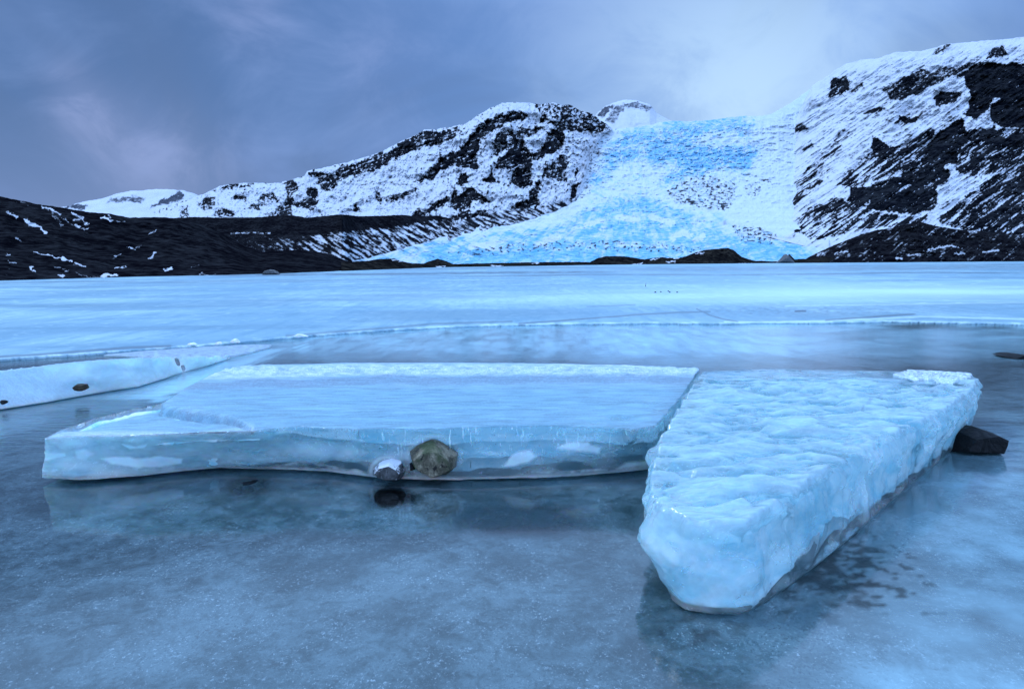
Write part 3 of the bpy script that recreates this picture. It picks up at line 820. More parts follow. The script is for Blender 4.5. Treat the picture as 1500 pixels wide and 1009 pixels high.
# ------------------------------------------------------------------ ice blocks
def ice_material(name, frost_col, clear_col, frost_rough, streaks, wet=False, density=6.0):
    m, N, L = material(name)
    geo = N('ShaderNodeNewGeometry')
    pos = geo.outputs['Position']
    fr, mk, crust = ATTR(N, 'frost'), ATTR(N, 'milk'), ATTR(N, 'crust')
    n1 = NOISE(N, VM(N, 'MULTIPLY', pos, (.8, .8, 1.5)), 4.0, 5, 0.55, .35)
    n2 = NOISE(N, pos, 75.0, 5, 0.7)
    n3 = NOISE(N, VM(N, 'MULTIPLY', pos, (2.0, 16.0, 8.0)), 1.8, 6, 0.62, 0.7)
    # hanging bubble lines under the top edge, and specks
    bl = NOISE(N, VM(N, 'MULTIPLY', pos, (60.0, 60.0, 2.0)), 1.0, 2, 0.6)
    spk = N('ShaderNodeTexVoronoi', inp={'Vector': pos, 'Scale': 60.0})
    dots = M(N, 'MULTIPLY', RAMP(N, spk.outputs['Distance'], .20, .06), RAMP(N, n1, .48, .62))
    milk = M(N, 'ADD', mk, M(N, 'MULTIPLY', M(N, 'SUBTRACT', RAMP(N, n1, .24, .80), .42), .40))
    milk = M(N, 'ADD', milk, M(N, 'MULTIPLY', RAMP(N, bl, .60, .68), M(N, 'MULTIPLY', ATTR(N, 'lines'), .7)))
    milk = M(N, 'ADD', milk, M(N, 'MULTIPLY', dots, .7), clamp=True)
    fc = MIX(N, RAMP(N, n3, .36, .66), tuple(q * (1 - .52 * streaks) for q in frost_col), frost_col)
    fc = MIX(N, RAMP(N, n2, .44, .70, 0, .55), fc, tuple(min(.9, q * 1.35 + .05) for q in frost_col))
    fc = MIX(N, crust, fc, MIX(N, RAMP(N, n2, .40, .62), (0.42, 0.60, 0.74), (0.84, 0.93, 0.96)))
    fc = MIX(N, M(N, 'MULTIPLY', ATTR(N, 'dirt_dark'), RAMP(N, n2, .62, .38, .45, 1.0)), fc, (0.17, 0.20, 0.30))
    gb = BUMP(N, n2, .7 if not wet else .10, .006)
    bump_f = BUMP(N, n3, .4 * streaks, .015, gb)
    bump_c = BUMP(N, n1, .25, .02)
    frost = PRINC(N, Base_Color=fc, Roughness=frost_rough, IOR=1.31, Specular_IOR_Level=0.5, Normal=bump_f,
                  Coat_Weight=1.0 if wet else 0.0, Coat_Roughness=.05, Coat_IOR=1.6)
    clear = PRINC(N, Base_Color=clear_col, Roughness=0.04, IOR=1.36, Transmission_Weight=1.0, Normal=bump_c)
    milky = PRINC(N, Base_Color=(0.74, 0.95, 0.995), Roughness=0.12, IOR=1.31, Subsurface_Weight=1.0,
                  Subsurface_Radius=(0.35, 0.9, 1.3), Subsurface_Scale=0.14, Normal=bump_c)
    inner = N('ShaderNodeMixShader', inp={0: milk, 1: clear, 2: milky}).outputs[0]
    thru = N('ShaderNodeBsdfTranslucent', inp={0: (0.85, 0.95, 1.0, 1)}).outputs[0]
    frost = N('ShaderNodeMixShader', inp={0: M(N, 'MULTIPLY', M(N, 'SUBTRACT', 1.0, crust), .34 if wet else .22), 1: frost, 2: thru}).outputs[0]
    o = N('ShaderNodeOutputMaterial')
    L(N('ShaderNodeMixShader', inp={0: fr, 1: inner, 2: frost}).outputs[0], o.inputs[0])
    L(N('ShaderNodeVolumePrincipled', inp={'Color': (0.83, 0.978, 1.0, 1), 'Density': density, 'Anisotropy': .35}).outputs[0], o.inputs[1])
    return m


MAT_SLAB = ice_material('frosted_clear_ice', (0.36, 0.62, 0.80), (0.90, 0.98, 1.0), 0.5, 1.0, False, 4.5)
MAT_BLOCK = ice_material('wet_melting_ice', (0.58, 0.88, 0.95), (0.90, 0.985, 1.0), 0.14, .8, True, 2.2)
MAT_FLOE = ice_material('milky_blue_ice', (0.52, 0.76, 0.90), (0.93, 0.985, 1.0), 0.5, 0.6, False, 9.0)


def loft(rings):
    n = len(rings[0])
    V = [tuple(p) for r in rings for p in r]
    Fc = []
    for k in range(len(rings) - 1):
        for i in range(n):
            j = (i + 1) % n
            Fc.append((k * n + i, k * n + j, (k + 1) * n + j, (k + 1) * n + i))
    Fc.append(tuple(range(n - 1, -1, -1)))
    Fc.append(tuple((len(rings) - 1) * n + i for i in range(n)))
    me = bpy.data.meshes.new('loft')
    me.from_pydata(V, [], Fc)
    return me


def remeshed(me, voxel, smooth=3, factor=0.5):
    o = bpy.data.objects.new('loft', me)
    COL.objects.link(o)
    t = o.modifiers.new('t', 'TRIANGULATE')
    r = o.modifiers.new('r', 'REMESH')
    r.mode, r.voxel_size = 'VOXEL', voxel
    s = o.modifiers.new('s', 'SMOOTH')
    s.iterations, s.factor = smooth, factor
    dg = bpy.context.evaluated_depsgraph_get()
    ev = bpy.data.meshes.new_from_object(o.evaluated_get(dg))
    bpy.data.objects.remove(o)
    nv = len(ev.vertices)
    V = np.empty(nv * 3, np.float32)
    ev.vertices.foreach_get('co', V)
    Nn = np.empty(nv * 3, np.float32)
    ev.vertices.foreach_get('normal', Nn)
    for p in ev.polygons:
        break
    ev.polygons.foreach_set('use_smooth', np.ones(len(ev.polygons), bool))
    return ev, V.reshape(-1, 3).astype(float), Nn.reshape(-1, 3).astype(float)


def set_mesh(me, V, attrs):
    me.vertices.foreach_set('co', np.asarray(V, np.float32).ravel())
    for k, a in attrs.items():
        me.attributes.new(k, 'FLOAT', 'POINT').data.foreach_set('value', np.asarray(a, np.float32))
    me.update()


def ring_point(p):
    return at_z(np.array(p[0], float), np.array(p[1], float), p[2])


m, N, L = material('bubbly_ice_core')
pos = N('ShaderNodeNewGeometry').outputs['Position']
k1_ = NOISE(N, VM(N, 'MULTIPLY', pos, (1, 1, 1.6)), 5.0, 6, .62, .3)
k2_ = NOISE(N, pos, 40.0, 4, .7)
cc = MIX(N, RAMP(N, k1_, .36, .62), (0.34, 0.74, 0.85), (0.78, 0.96, 0.99))
cc = MIX(N, RAMP(N, k2_, .50, .66, 0, .6), cc, (0.88, 0.98, 0.99))
finish(N, L, PRINC(N, Base_Color=cc, Roughness=1.0, Specular_IOR_Level=0.0))
MAT_CORE = m


def cloudy_core(loft_me, depth, parent, voxel=.026):
    """the bubble filled heart of a block, some centimetres inside its clear rind"""
    me, V, Nn = remeshed(loft_me, voxel, 14, .6)
    px, py = project(V)
    V = V - Nn * depth(V, px, py, Nn)[:, None]
    V[:, 2] = np.maximum(V[:, 2], .03)
    set_mesh(me, V, {})
    return link('cloudy_core', me, MAT_CORE, parent)


# --- the long slab
SLAB_T = [(62,641,.335),(110,636,.35),(200,636,.365),(300,631,.375),(370,630,.375),(430,625,.375),(520,628,.375),(620,627,.375),(700,624,.375),(800,622,.375),(880,624,.375),(930,628,.375),(962,622,.375),
          (976,605,.375),(988,592,.375),(1000,578,.375),(1010,562,.375),(1020,548,.375),(1026,541,.375),(960,536,.375),(850,533,.375),(700,531,.375),(550,531,.375),(430,533,.375),(345,537,.375),(305,550,.375),(265,572,.375),(238,589,.375),(190,598,.34),(140,610,.34),(95,626,.335)]
SLAB_B = [(60,700),(110,703),(200,697),(270,689),(320,685),(400,687),(480,690),(560,700),(650,703),(710,702),(800,699),(880,694),(960,685)]
GAP = 0.006
top = np.array([ring_point(p) for p in SLAB_T])
bot = top.copy(); bot[:, 2] = GAP
for i, p in enumerate(SLAB_B):
    bot[i] = at_z(np.array(p[0], float), np.array(p[1], float), .032)
for i in range(13, 19):
    bot[i, 0] -= .03
mid = top * .5 + bot * .5
mid[:13, 1] += .02
cen = bot.mean(0)
foot_ = bot + (cen - bot) * np.array([.07, .16, 0])
foot_[:, 2] = GAP
me, V, Nn = remeshed(loft([foot_, bot, mid, top]), 0.0115, 3)
px, py = project(V)
up = sstep(Nn[:, 2], .5, .85) * (V[:, 2] > .16)
front = sstep(-Nn[:, 1], .3, .7)
side = 1 - np.abs(Nn[:, 2])
# the left shelf lies lower than the main top, behind a ragged crack
CR = [(236,594),(262,599),(300,604),(330,609),(350,618),(366,626),(374,632)]
cry = pl(CR, px) + 1.5 * fbm2(px / 12, py * 0, 3, .6, 141)
shelf = sstep(py - cry, -1.2, 1.2) * (px < 374) + (px < 236)
shelf = np.clip(shelf, 0, 1) * up
V[:, 2] -= .055 * shelf * sstep(px, 380, 290) * sstep(py, 636, 612) + .014 * shelf
crack = up * sstep(seg_dist(CR, px, py), 3.2, 1.0) * (px < 374)
V[:, 2] -= .020 * crack
# thinner at its far edge, crusty rim of refrozen snow there
band = np.exp(-((py - 542 - .004 * (px - 600)) / 6.0) ** 2) * up
V[:, 2] += .026 * band * (.5 + 1.2 * fbm2(V[:, 0] * 14, V[:, 1] * 14, 4, .6, 143))
crust = np.clip(np.exp(-(np.abs(py - 541 - 5 * sstep(px, 560, 330)) / 8.5) ** 4) + .9 * np.exp(-((py - 630) / 9) ** 2) * (px < 372) + .25 * sstep(py, 575, 562), 0, 1) * up * np.clip(.75 + .9 * fbm2(px / 22, py / 3.5, 4, .65, 144), 0, 1)
band2 = np.exp(-(np.abs(py - 557 - 8 * sstep(px, 560, 300) - 4 * perlin2(px / 60, px * 0, 3)) / 6.0) ** 4) * up
# hollows by the right end
for q, a, b in (((905,612), 26, 4.5), ((872,619), 14, 3.5), ((955,588), 16, 3.0), ((965,600), 14, 3), ((935,615), 20, 3)):
    V[:, 2] -= .014 * up * np.exp(-(((px - q[0]) / a) ** 2 + ((py - q[1]) / b) ** 2))
hollow = np.zeros(len(V))
for q, a, b in (((905,611), 28, 3.5), ((872,619), 15, 3), ((955,588), 16, 2.5), ((965,602), 12, 3)):
    hollow = np.maximum(hollow, np.exp(-(((px - q[0]) / a) ** 2 + ((py - q[1]) / b) ** 2)))
rough = fbm3(V * 5, 5, .55, 145)
V += Nn * (.012 * rough * side + .004 * rough * up)[:, None]
e1, e2 = worley3(V * np.array([9, 9, 6.0]), 9)
V += Nn * (.06 * (e1 - .5) * side * sstep(px, 930, 975))[:, None]
q1, q2 = worley3(V * np.array([3.0, 3.0, 4.0]), 13)
V += Nn * (.022 * (q1 - .5) * side)[:, None]
V[:, 2] += up * (.010 * fbm2(V[:, 0] * 1.6, V[:, 1] * 2.2, 4, .5, 148) + .006 * fbm2(V[:, 0] * 2.0, V[:, 1] * 11, 4, .55, 150))
V += Nn * (.012 * fbm3(V * np.array([9, 9, 4]), 4, .5, 147) * side * sstep(px, 940, 985))[:, None]
# the face bulges and its foot is wavy
V[:, 2] += (.012 * fbm2(V[:, 0] * 2.3, 0 * V[:, 0], 3, .5, 149) - .004) * (V[:, 2] < .06) * (V[:, 2] > GAP + .012)
V[:, 2] = np.maximum(V[:, 2], GAP)
fr = np.clip(up * (.80 + .2 * crust) * (1 - .85 * hollow) - crack * .1, 0, 1)
wob = fbm2(px / 60, py / 10, 4, .55, 151)
milk = .04 + .24 * sstep(px, 500, 220) + .2 * wob


def mpoly(poly, w, soft=2.5):
    global milk
    ix, iy = px + 2.5 * fbm2(px / 14, py / 8, 3, .5, 153), py + 1.5 * fbm2(px / 14, py / 8, 3, .5, 155)
    d = seg_dist(poly + poly[:1], ix, iy)
    sd_ = np.where(inside(poly, ix, iy), -d, d)
    milk = np.maximum(milk, w * sstep(sd_, soft, -soft) * (Nn[:, 2] < .6))


mpoly([(146,672),(170,668),(205,671),(235,667),(268,671),(265,679),(235,684),(195,685),(165,681)], .95)
mpoly([(178,650),(200,653),(216,650),(212,656),(190,658)], .85)
mpoly([(62,662),(95,662),(100,668),(70,674),(62,676)], .7)
mpoly([(108,660),(125,656),(140,664),(128,674),(112,672)], .6, 4)
mpoly([(735,684),(752,664),(775,659),(786,668),(775,676),(755,682)], .7)
mpoly([(816,656),(830,648),(860,648),(880,656),(876,664),(845,660)], .7)
mpoly([(902,686),(918,677),(950,675),(955,680),(930,684)], .7)
mpoly([(700,662),(720,660),(735,664),(715,668)], .4)
mpoly([(400,650),(440,646),(520,650),(540,664),(500,672),(430,668)], .38, 8)
mpoly([(505,690),(520,686),(545,694),(540,698)], .6)
for q, w, k in (([(64,690),(100,688),(118,678),(132,674),(148,679),(166,686),(210,688),(258,684),(300,675),(340,676),(392,684)], 1.2, .8), ([(400,684),(440,676),(470,681),(520,690)], 1.0, .6),
                ([(690,694),(730,688),(748,672),(770,662)], 1.0, .6), ([(780,692),(840,690),(900,688),(955,682)], .9, .7), ([(880,668),(905,657),(935,660)], .8, .45), ([(200,676),(330,668)], 2.5, .5)):
    milk = np.maximum(milk, k * sstep(seg_dist(q, px + 4 * wob, py + 2.5 * wob), w + 1.4, w * .3) * side * (.6 + .8 * fbm2(px / 9, py / 9, 3, .6, 156)))
d = np.hypot((px - 636) / 1.28, py - 670)
milk = np.maximum(milk, .42 * sstep(np.abs(d - 30 - 3 * wob), 7, 0) * side * (.6 + wob))
d2 = np.hypot((px - 568) / 1.2, py - 690)
milk = np.maximum(milk, .5 * sstep(np.abs(d2 - 20), 5, 0) * side)
foot = sstep(V[:, 2], .06, .035) * front
milk = np.maximum(milk, foot * .6)
dirt_dark = np.clip(band2 * (.55 + 1.1 * fbm2(px / 5, py / 2, 4, .65, 158)) * 1.6 + .5 * sstep(fbm2(V[:, 0] * 3, V[:, 1] * 9, 5, .6, 157), .1, .5) , 0, 1) * .75
dirt_dark = np.maximum(dirt_dark, .95 * up * sstep(seg_dist(CR[1:-1], px, py + 1.5 * fbm2(px / 6, py, 3, .6, 159)), 2.8, .8) * (.55 + .6 * sstep(fbm2(px / 14, 0 * px, 3, .6, 160), -.1, .2)))  # shade inside the crack painted in as a dark line
lines = sstep(V[:, 2], .14, .30) * side * sstep(px, 300, 520)
set_mesh(me, V, {'frost': fr, 'milk': np.clip(milk, 0, 1), 'dirt_dark': dirt_dark, 'lines': lines, 'crust': crust})
slab = link('ice_slab', me, MAT_SLAB)
cloudy_core(loft([foot_, bot, mid, top]), lambda V, px, py, Nn: (1 - .75 * sstep(-Nn[:, 2], .3, .8) * sstep(px, 420, 300)) * (.035 + .095 * sstep(px, 330, 620) + .055 * sstep(Nn[:, 2], .3, .8) * sstep(px, 420, 370)) + .035 * fbm3(V * np.array([4, 4, 8]), 4, .55, 195), slab)
tag(slab, 'long flat ice slab with two stones frozen into its clear front face', 'ice slab')

# --- the wedge shaped block
BT = [(1030,545,.40),(1012,578,.40),(992,610,.40),(972,645,.40),(962,675,.40),(952,705,.385),(955,735,.36),(975,755,.35),(1010,775,.34),(1050,783,.335),(1095,778,.34),(1130,756,.35),(1165,730,.37),(1205,700,.38),
      (1250,672,.39),(1300,648,.39),(1350,625,.39),(1395,602,.39),(1420,582,.385),(1432,561,.38),(1420,549,.40),(1340,545,.40),(1250,543,.40),(1130,541,.40)]
BM = [None,(1010,600,.22),(989,640,.22),(967,680,.22),(955,715,.24),(940,758,.20),(936,776,.18),(948,808,.20),(982,838,.17),(1040,850,.16),(1100,845,.17),(1140,812,.19),(1180,776,.20),(1225,740,.20),
      (1270,708,.20),(1320,680,.20),(1365,655,.20),(1404,628,.20),(1424,600,.20),(1432,582,.20),None,None,None,None]
BB = [None,(1035,640),(1025,690),(1015,740),(1006,790),(997,835),(989,862),(987,880),(1006,893),(1045,899),(1085,900),(1120,882),(1160,854),(1205,820),(1245,788),(1295,742),(1345,700),(1390,662),(1412,634),(1419,614),None,None,None,None]
top = np.array([ring_point(p) for p in BT])
mid, bot = top.copy(), top.copy()
mid[:, 2], bot[:, 2] = .2, GAP
for i in range(24):
    if BM[i]:
        mid[i] = ring_point(BM[i])
    if BB[i]:
        bot[i] = ring_point((*BB[i], GAP))
me, V, Nn = remeshed(loft([bot, mid, top]), 0.0095, 14, .6)
px, py = project(V)
up = sstep(Nn[:, 2], .45, .85) * (V[:, 2] > .15)
side = 1 - np.abs(Nn[:, 2])
# scalloped meltwater waves across the top
def top_relief(V, px, py):
    wx = V[:, 0] + .05 * fbm2(V[:, 0] * 3, V[:, 1] * 3, 3, .5, 161)
    wy = V[:, 1] + .05 * fbm2(V[:, 0] * 3, V[:, 1] * 3, 3, .5, 162)
    tp = np.stack([wx * 3.3, wy * 9.0, 0 * wx], 1)
    t1, t2 = worley3(tp, 7)
    wav = fbm2(wx * 2.1, wy * 6.8, 2, .4, 163, ridge=True) * .5 + (t1 - .45) * 1.5
    wav2 = fbm2(wx * 4.6, wy * 17, 2, .4, 165, ridge=True)
    pits = np.zeros(len(V))
    for cx, cy, a, b in ((1075,688,34,6),(1010,665,22,4),(1100,742,38,8),(1098,635,30,4),(1085,622,26,3),(1070,575,28,2.6),(1120,582,26,2.2),(1050,563,30,2.2),(1150,560,50,2.0),(1240,655,20,4),(1200,600,24,2.4),(1010,708,18,5),(1050,655,20,3)):
        ang = fbm2(px / 30, py / 30, 2, .5, 167) * 4
        pits = np.maximum(pits, np.exp(-(((px - cx) / a) ** 2 + ((py - cy + ang) / b) ** 2) ** 1.5))
    ww = wav + .5 * wav2
    return wav, wav2, (ww - WAVE[0]) / WAVE[1], pits


WAVE = [0.0, 1.0]
wav, wav2, wn, pits = top_relief(V, px, py)
WAVE = [np.median(wn), wn.std()]
wn = (wn - WAVE[0]) / WAVE[1]
V += Nn * .010
V[:, 2] += up * (.058 * wav + .012 * wav2) * sstep(py, 548, 575)
V[:, 2] -= .045 * pits * up
# lumpy sides with concave scallops, sharper along the right rim
lump = fbm3(V * np.array([3.6, 3.6, 4.5]), 2, .45, 169)
sc = fbm3(V * np.array([7, 7, 6]), 2, .4, 171)
V += Nn * (.022 * fbm3(V * np.array([5, 5, 5]), 2, .5, 168) * np.exp(-((V[:, 2] - .33) / .07) ** 2) * sstep(py, 690, 740))[:, None]
flat = 1 - .50 * sstep(px, 1120, 1200)
Vw_ = V + .04 * np.stack([fbm3(V * 5, 2, .5, 191), fbm3(V * 5, 2, .5, 192), fbm3(V * 5, 2, .5, 193)], 1)
f1, f2 = worley3(Vw_ * np.array([4.2, 4.2, 4.0]), 3)
g1, g2 = worley3(Vw_ * np.array([10.5, 10.5, 5.5]), 5)
sc = (f1 - .55) * 1.0
V += Nn * (.055 * (g1 - .5) * side * sstep(px, 1130, 1190) * sstep(V[:, 2], .06, .22))[:, None]
k1, k2 = worley3(Vw_ * 9.5, 21)
V += Nn * ((.045 * lump + .115 * sc + .030 * (k1 - .5)) * flat * side * sstep(V[:, 2], .0, .05))[:, None]
rim = np.exp(-((V[:, 2] - .35) / .05) ** 2) * side
V += Nn * (rim * .035 * (1 - 2 * np.abs(fbm3(V * np.array([9, 9, 4]), 2, .4, 173))))[:, None]
V[:, 2] = np.maximum(V[:, 2], GAP)
snow = inside([(1306,552),(1330,545),(1400,544),(1424,550),(1420,560),(1390,568),(1350,566)], px + 5 * fbm2(px / 9, py / 6, 3, .6, 175), py + 2 * fbm2(px / 9, py / 6, 3, .6, 176))
V[:, 2] += snow * up * (.016 + .012 * fbm2(V[:, 0] * 25, V[:, 1] * 25, 4, .6, 177))
fr = np.clip(up * (1 - pits) * .92 * sstep(wn, -.9, .8), 0, 1)
fr = np.maximum(fr, snow * up)
milk = .02 + .22 * lump + .25 * sstep(px, 1160, 1020) * sstep(py, 700, 800)
milk = milk - .30 * np.exp(-(((px - 1190) / 60) ** 2 + ((py - 815) / 38) ** 2)) - .22 * np.exp(-(((px - 1090) / 60) ** 2 + ((py - 780) / 22) ** 2)) - .3 * pits
dirt_dark = np.zeros(len(V))
dpoly = [(1240,545),(1300,543),(1310,556),(1350,566),(1395,580),(1380,588),(1330,578),(1280,562)]
gr = fbm2(V[:, 0] * 30, V[:, 1] * 30, 4, .65, 179)
dirt_dark = np.maximum(dirt_dark, inside(dpoly, px + 10 * fbm2(px / 14, py / 8, 3, .6, 178), py + 3 * gr) * (.55 + .8 * gr))
crk = seg_dist([(1255,618),(1268,602),(1288,588),(1300,578)], px, py)
dirt_dark = np.maximum(dirt_dark, sstep(crk, 2.2, .8) * .6)  # crack line painted darker
set_mesh(me, V, {'frost': fr, 'milk': np.clip(milk, 0, 1), 'dirt_dark': np.clip(dirt_dark, 0, 1), 'lines': 0 * fr, 'crust': snow * up})
block = link('ice_block', me, MAT_BLOCK)
cloudy_core(loft([bot, mid, top]), lambda V, px, py, Nn: (1 - .8 * sstep(-Nn[:, 2], .2, .8) * sstep(px, 1180, 1120)) * (.055 + .06 * fbm3(V * 5, 4, .55, 197)) + .07 * np.exp(-(((px - 1200) / 80) ** 2 + ((py - 800) / 50) ** 2)) + sstep(Nn[:, 2], .5, .9) * (.035 + .28 * sstep(top_relief(V, px, py)[2], .2, -1.1) + .24 * top_relief(V, px, py)[3]), block, .018)
tag(block, 'thick wedge shaped ice block with rippled wet top, nearest to the viewer', 'ice block')

# --- broken floe at the left edge, face turned to the viewer
FT = [(-160,556,.42),(-60,548,.41),(0,541.5,.38),(60,535,.38),(100,530.5,.38),(160,525.5,.38),(210,523,.33),(250,521.5,.27),(285,521.5,.18),(303,526,.10)]
FB = [(-160,634),(-60,612),(0,601),(70,590),(130,579),(165,573),(205,567),(240,556),(285,540),(305,532)]
top = [ring_point(p) for p in FT]
bot = [ring_point((*p, GAP)) for p in FB]
tb = [t + np.array([.12, .75, .0]) for t in top[::-1]]
bb = [np.array([t[0] + .12, t[1] + .85, GAP]) for t in top[::-1]]
for a in tb:
    a[2] *= .62
top, bot = np.array(top + tb), np.array(bot + bb)
me, V, Nn = remeshed(loft([bot, top]), 0.018, 2)
px, py = project(V)
up = sstep(Nn[:, 2], .45, .8) * (V[:, 2] > .03)
side = 1 - np.abs(Nn[:, 2])
V += Nn * (.012 * fbm3(V * 4, 5, .55, 181) * side + .006 * fbm3(V * 9, 3, .5, 182) * up)[:, None]
V[:, 2] = np.maximum(V[:, 2], GAP)
milk = .72 + .35 * fbm3(V * np.array([2, 2, 5]), 4, .55, 183)
milk = milk - .35 * np.exp(-(((px - 105) / 22) ** 2 + ((py - 566) / 7) ** 2)) - .3 * np.exp(-(((px - 135) / 12) ** 2 + ((py - 562) / 6) ** 2)) - .25 * np.exp(-(((px - 190) / 40) ** 2 + ((py - 541) / 5) ** 2))
dirt_dark = sstep(fbm2(px / 5, py / 3, 4, .6, 185), .42, .6) * .5
set_mesh(me, V, {'frost': np.clip(up + .12, 0, 1), 'milk': np.clip(milk, 0, 1), 'dirt_dark': dirt_dark, 'lines': 0 * up, 'crust': .3 * up})
floe = link('ice_floe', me, MAT_FLOE)
tag(floe, 'milky blue ice floe with steep face at the left edge, behind the long slab', 'ice floe')

# --- thin flat sheet behind the floe
sh = [(150,519),(230,512),(300,507.5),(360,504.5),(398,504),(396,507),(372,514),(336,522),(306,527),(290,524),(210,522)]
sh = [np.array(ring_point((*p, .035))) for p in sh]
shb = [np.array([p[0], p[1] + .0, -.01]) for p in sh]
me, V, Nn = remeshed(loft([np.array(shb), np.array(sh)]), 0.018, 2)
px, py = project(V)
up = sstep(Nn[:, 2], .4, .8)
V[:, 2] += up * .012 * fbm2(V[:, 0] * 3, V[:, 1] * 3, 4, .6, 187)
gr = fbm2(px / 10, py / 2, 4, .65, 189)
set_mesh(me, V, {'frost': np.clip(up + .3, 0, 1), 'milk': .5 + 0 * up, 'dirt_dark': np.clip(.50 + .9 * gr, 0, .9), 'lines': 0 * up, 'crust': .3 * up})
tag(link('ice_sheet', me, MAT_FLOE), 'thin flat sheet of grey ice lying just behind the milky floe', 'ice sheet')


# ------------------------------------------------------------------ stones
def stone_material(name, a, b, extra=None, rough=.75, wet=.3, frost=0.0):
    m, N, L = material(name)
    geo = N('ShaderNodeNewGeometry')
    tcn = N('ShaderNodeTexCoord').outputs['Object']
    n1 = NOISE(N, tcn, 9.0, 7, .62, .6)
    n2 = NOISE(N, tcn, 70.0, 5, .7)
    c = MIX(N, RAMP(N, n1, .38, .62), a, b)
    c = MIX(N, RAMP(N, n2, .52, .72, 0, .7), c, tuple(min(1, q * 2.2) for q in b))
    if extra:
        c = MIX(N, RAMP(N, NOISE(N, VM(N, 'ADD', tcn, (4, 2, 1)), 6.0, 4), .50, .64, 0, .75), c, extra)
    c = MIX(N, RAMP(N, NOISE(N, VM(N, 'ADD', tcn, (1, 7, 3)), 24.0, 5), .60, .68, 0, .85), c, (.008, .008, .010))
    if frost:
        nz = N('ShaderNodeSeparateXYZ', inp={0: geo.outputs['Normal']}).outputs[2]
        f = RAMP(N, M(N, 'ADD', nz, M(N, 'MULTIPLY', M(N, 'SUBTRACT', n2, .5), 1.6)), .45, .75, 0, frost)
        c = MIX(N, f, c, (.75, .82, .88))
    finish(N, L, PRINC(N, Base_Color=c, Roughness=rough, Specular_IOR_Level=wet, Normal=BUMP(N, n1, .8, .03, BUMP(N, n2, .5, .004))))
    return m


MAT_ROCK = stone_material('mossy_brown_stone', (.075, .068, .045), (.24, .215, .15), (.03, .06, .018))
MAT_GREY = stone_material('frosted_grey_stone', (.030, .034, .036), (.10, .108, .112), None, frost=.95)
MAT_BLACK = stone_material('wet_black_stone', (.004, .005, .006), (.016, .017, .019), None, rough=.6, wet=.12)
MAT_BROWN = stone_material('dark_brown_stone', (.02, .015, .008), (.06, .045, .025))


def facet_stone(outline, depth, seed, chips=0.03, sub=3, back=1.0):
    """a rounded, flat faceted stone: OUTLINE is its front outline in metres (x, z) round its middle"""
    import bmesh
    rng = random.Random(seed)
    bm = bmesh.new()
    size0 = max(abs(x) for x, z in outline)
    for (x, z) in outline:
        bm.verts.new((x, 0, z))
        bm.verts.new((x * .66 + .10 * size0 * rng.uniform(-1, 1), -depth * (.92 + .08 * rng.random()), z * .66 + .10 * size0 * rng.uniform(-1, 1)))
        bm.verts.new((x * .85, depth * .8 * back, z * .85))
    bm.verts.new((0, depth * back, 0))
    bmesh.ops.convex_hull(bm, input=bm.verts[:])
    bmesh.ops.delete(bm, geom=[v for v in bm.verts if not v.link_faces], context='VERTS')
    bmesh.ops.triangulate(bm, faces=bm.faces[:])
    bmesh.ops.subdivide_edges(bm, edges=bm.edges[:], cuts=2 ** sub - 1, use_grid_fill=True)
    me = bpy.data.meshes.new('stone')
    bm.to_mesh(me)
    bm.free()
    V = np.array([v.co[:] for v in me.vertices])
    Nn = np.array([v.normal[:] for v in me.vertices])
    size = max(abs(x) for x, z in outline)
    V += Nn * (chips * size * 2 * fbm3(V / size * 1.6, 5, .55, seed))[:, None]
    me.vertices.foreach_set('co', V.astype(np.float32).ravel())
    me.polygons.foreach_set('use_smooth', np.zeros(len(me.polygons), bool))
    me.update()
    return me


def place_stone(outline_px, z_or_r, mode, depth, seed, mat, label, name='stone', chips=.03, group=None, sub=3, fwd=0.0):
    o = np.array(outline_px, float)
    cx, cy = (o[:, 0].min() + o[:, 0].max()) / 2, (o[:, 1].min() + o[:, 1].max()) / 2
    if mode == 'r':
        r = z_or_r
    else:
        r = at_z(np.array(cx), np.array(o[:, 1].max()), z_or_r)[1]
    c = at_range(np.array(cx), np.array(cy), r)
    sc = r / F / math.cos(PITCH)
    out = [((x - cx) * sc, -(y - cy) * sc) for x, y in o]
    me = facet_stone(out, depth, seed, chips, sub)
    ob = link(name, me, mat)
    ob.location = Vector(c) + Vector((0, fwd, 0))
    tag(ob, label, 'stone', group)
    return ob


big = place_stone([(634,640),(652,649),(672,664),(669,684),(655,696),(636,699),(614,690),(603,682),(600,660),(612,650)], 4.54, 'r', .14, 201, MAT_ROCK,
                  'large mossy brown stone frozen into the front face of the long slab', chips=.025)
place_stone([(546,688),(556,676),(572,672),(588,676),(595,690),(588,701),(566,703),(550,697)], 4.49, 'r', .10, 203, MAT_GREY,
            'grey stone with a frosted top, frozen in the slab face beside the large brown one', chips=.06)
place_stone([(600,678),(606,676),(608,688),(601,690)], 4.50, 'r', .03, 204, MAT_BLACK, 'tiny black stone tucked against the left of the large brown one', chips=.05, sub=2)
place_stone([(1384,659),(1400,630),(1424,623),(1448,632),(1470,642),(1464,658)], .0, 'z', .17, 205, MAT_BLACK,
            'angular black stone in the water by the right end of the wedge block', chips=.025)
place_stone([(107,567),(114,562),(126,563),(129,569),(120,573),(110,571)], 7.40, 'r', .06, 207, MAT_BROWN,
            'small dark brown stone stuck in the middle of the milky floe face', chips=.05)
place_stone([(-6,588),(4,583),(12,588),(13,594),(0,598)], 6.98, 'r', .06, 209, MAT_BLACK,
            'small black stone in the milky floe face at the left edge of the photo', chips=.05)
place_stone([(1464,521),(1477,517.5),(1494,518.5),(1506,521),(1500,523),(1470,523)], .0, 'z', .25, 211, MAT_BLACK,
            'flat dark stone just breaking the water surface at the far right', chips=.05)


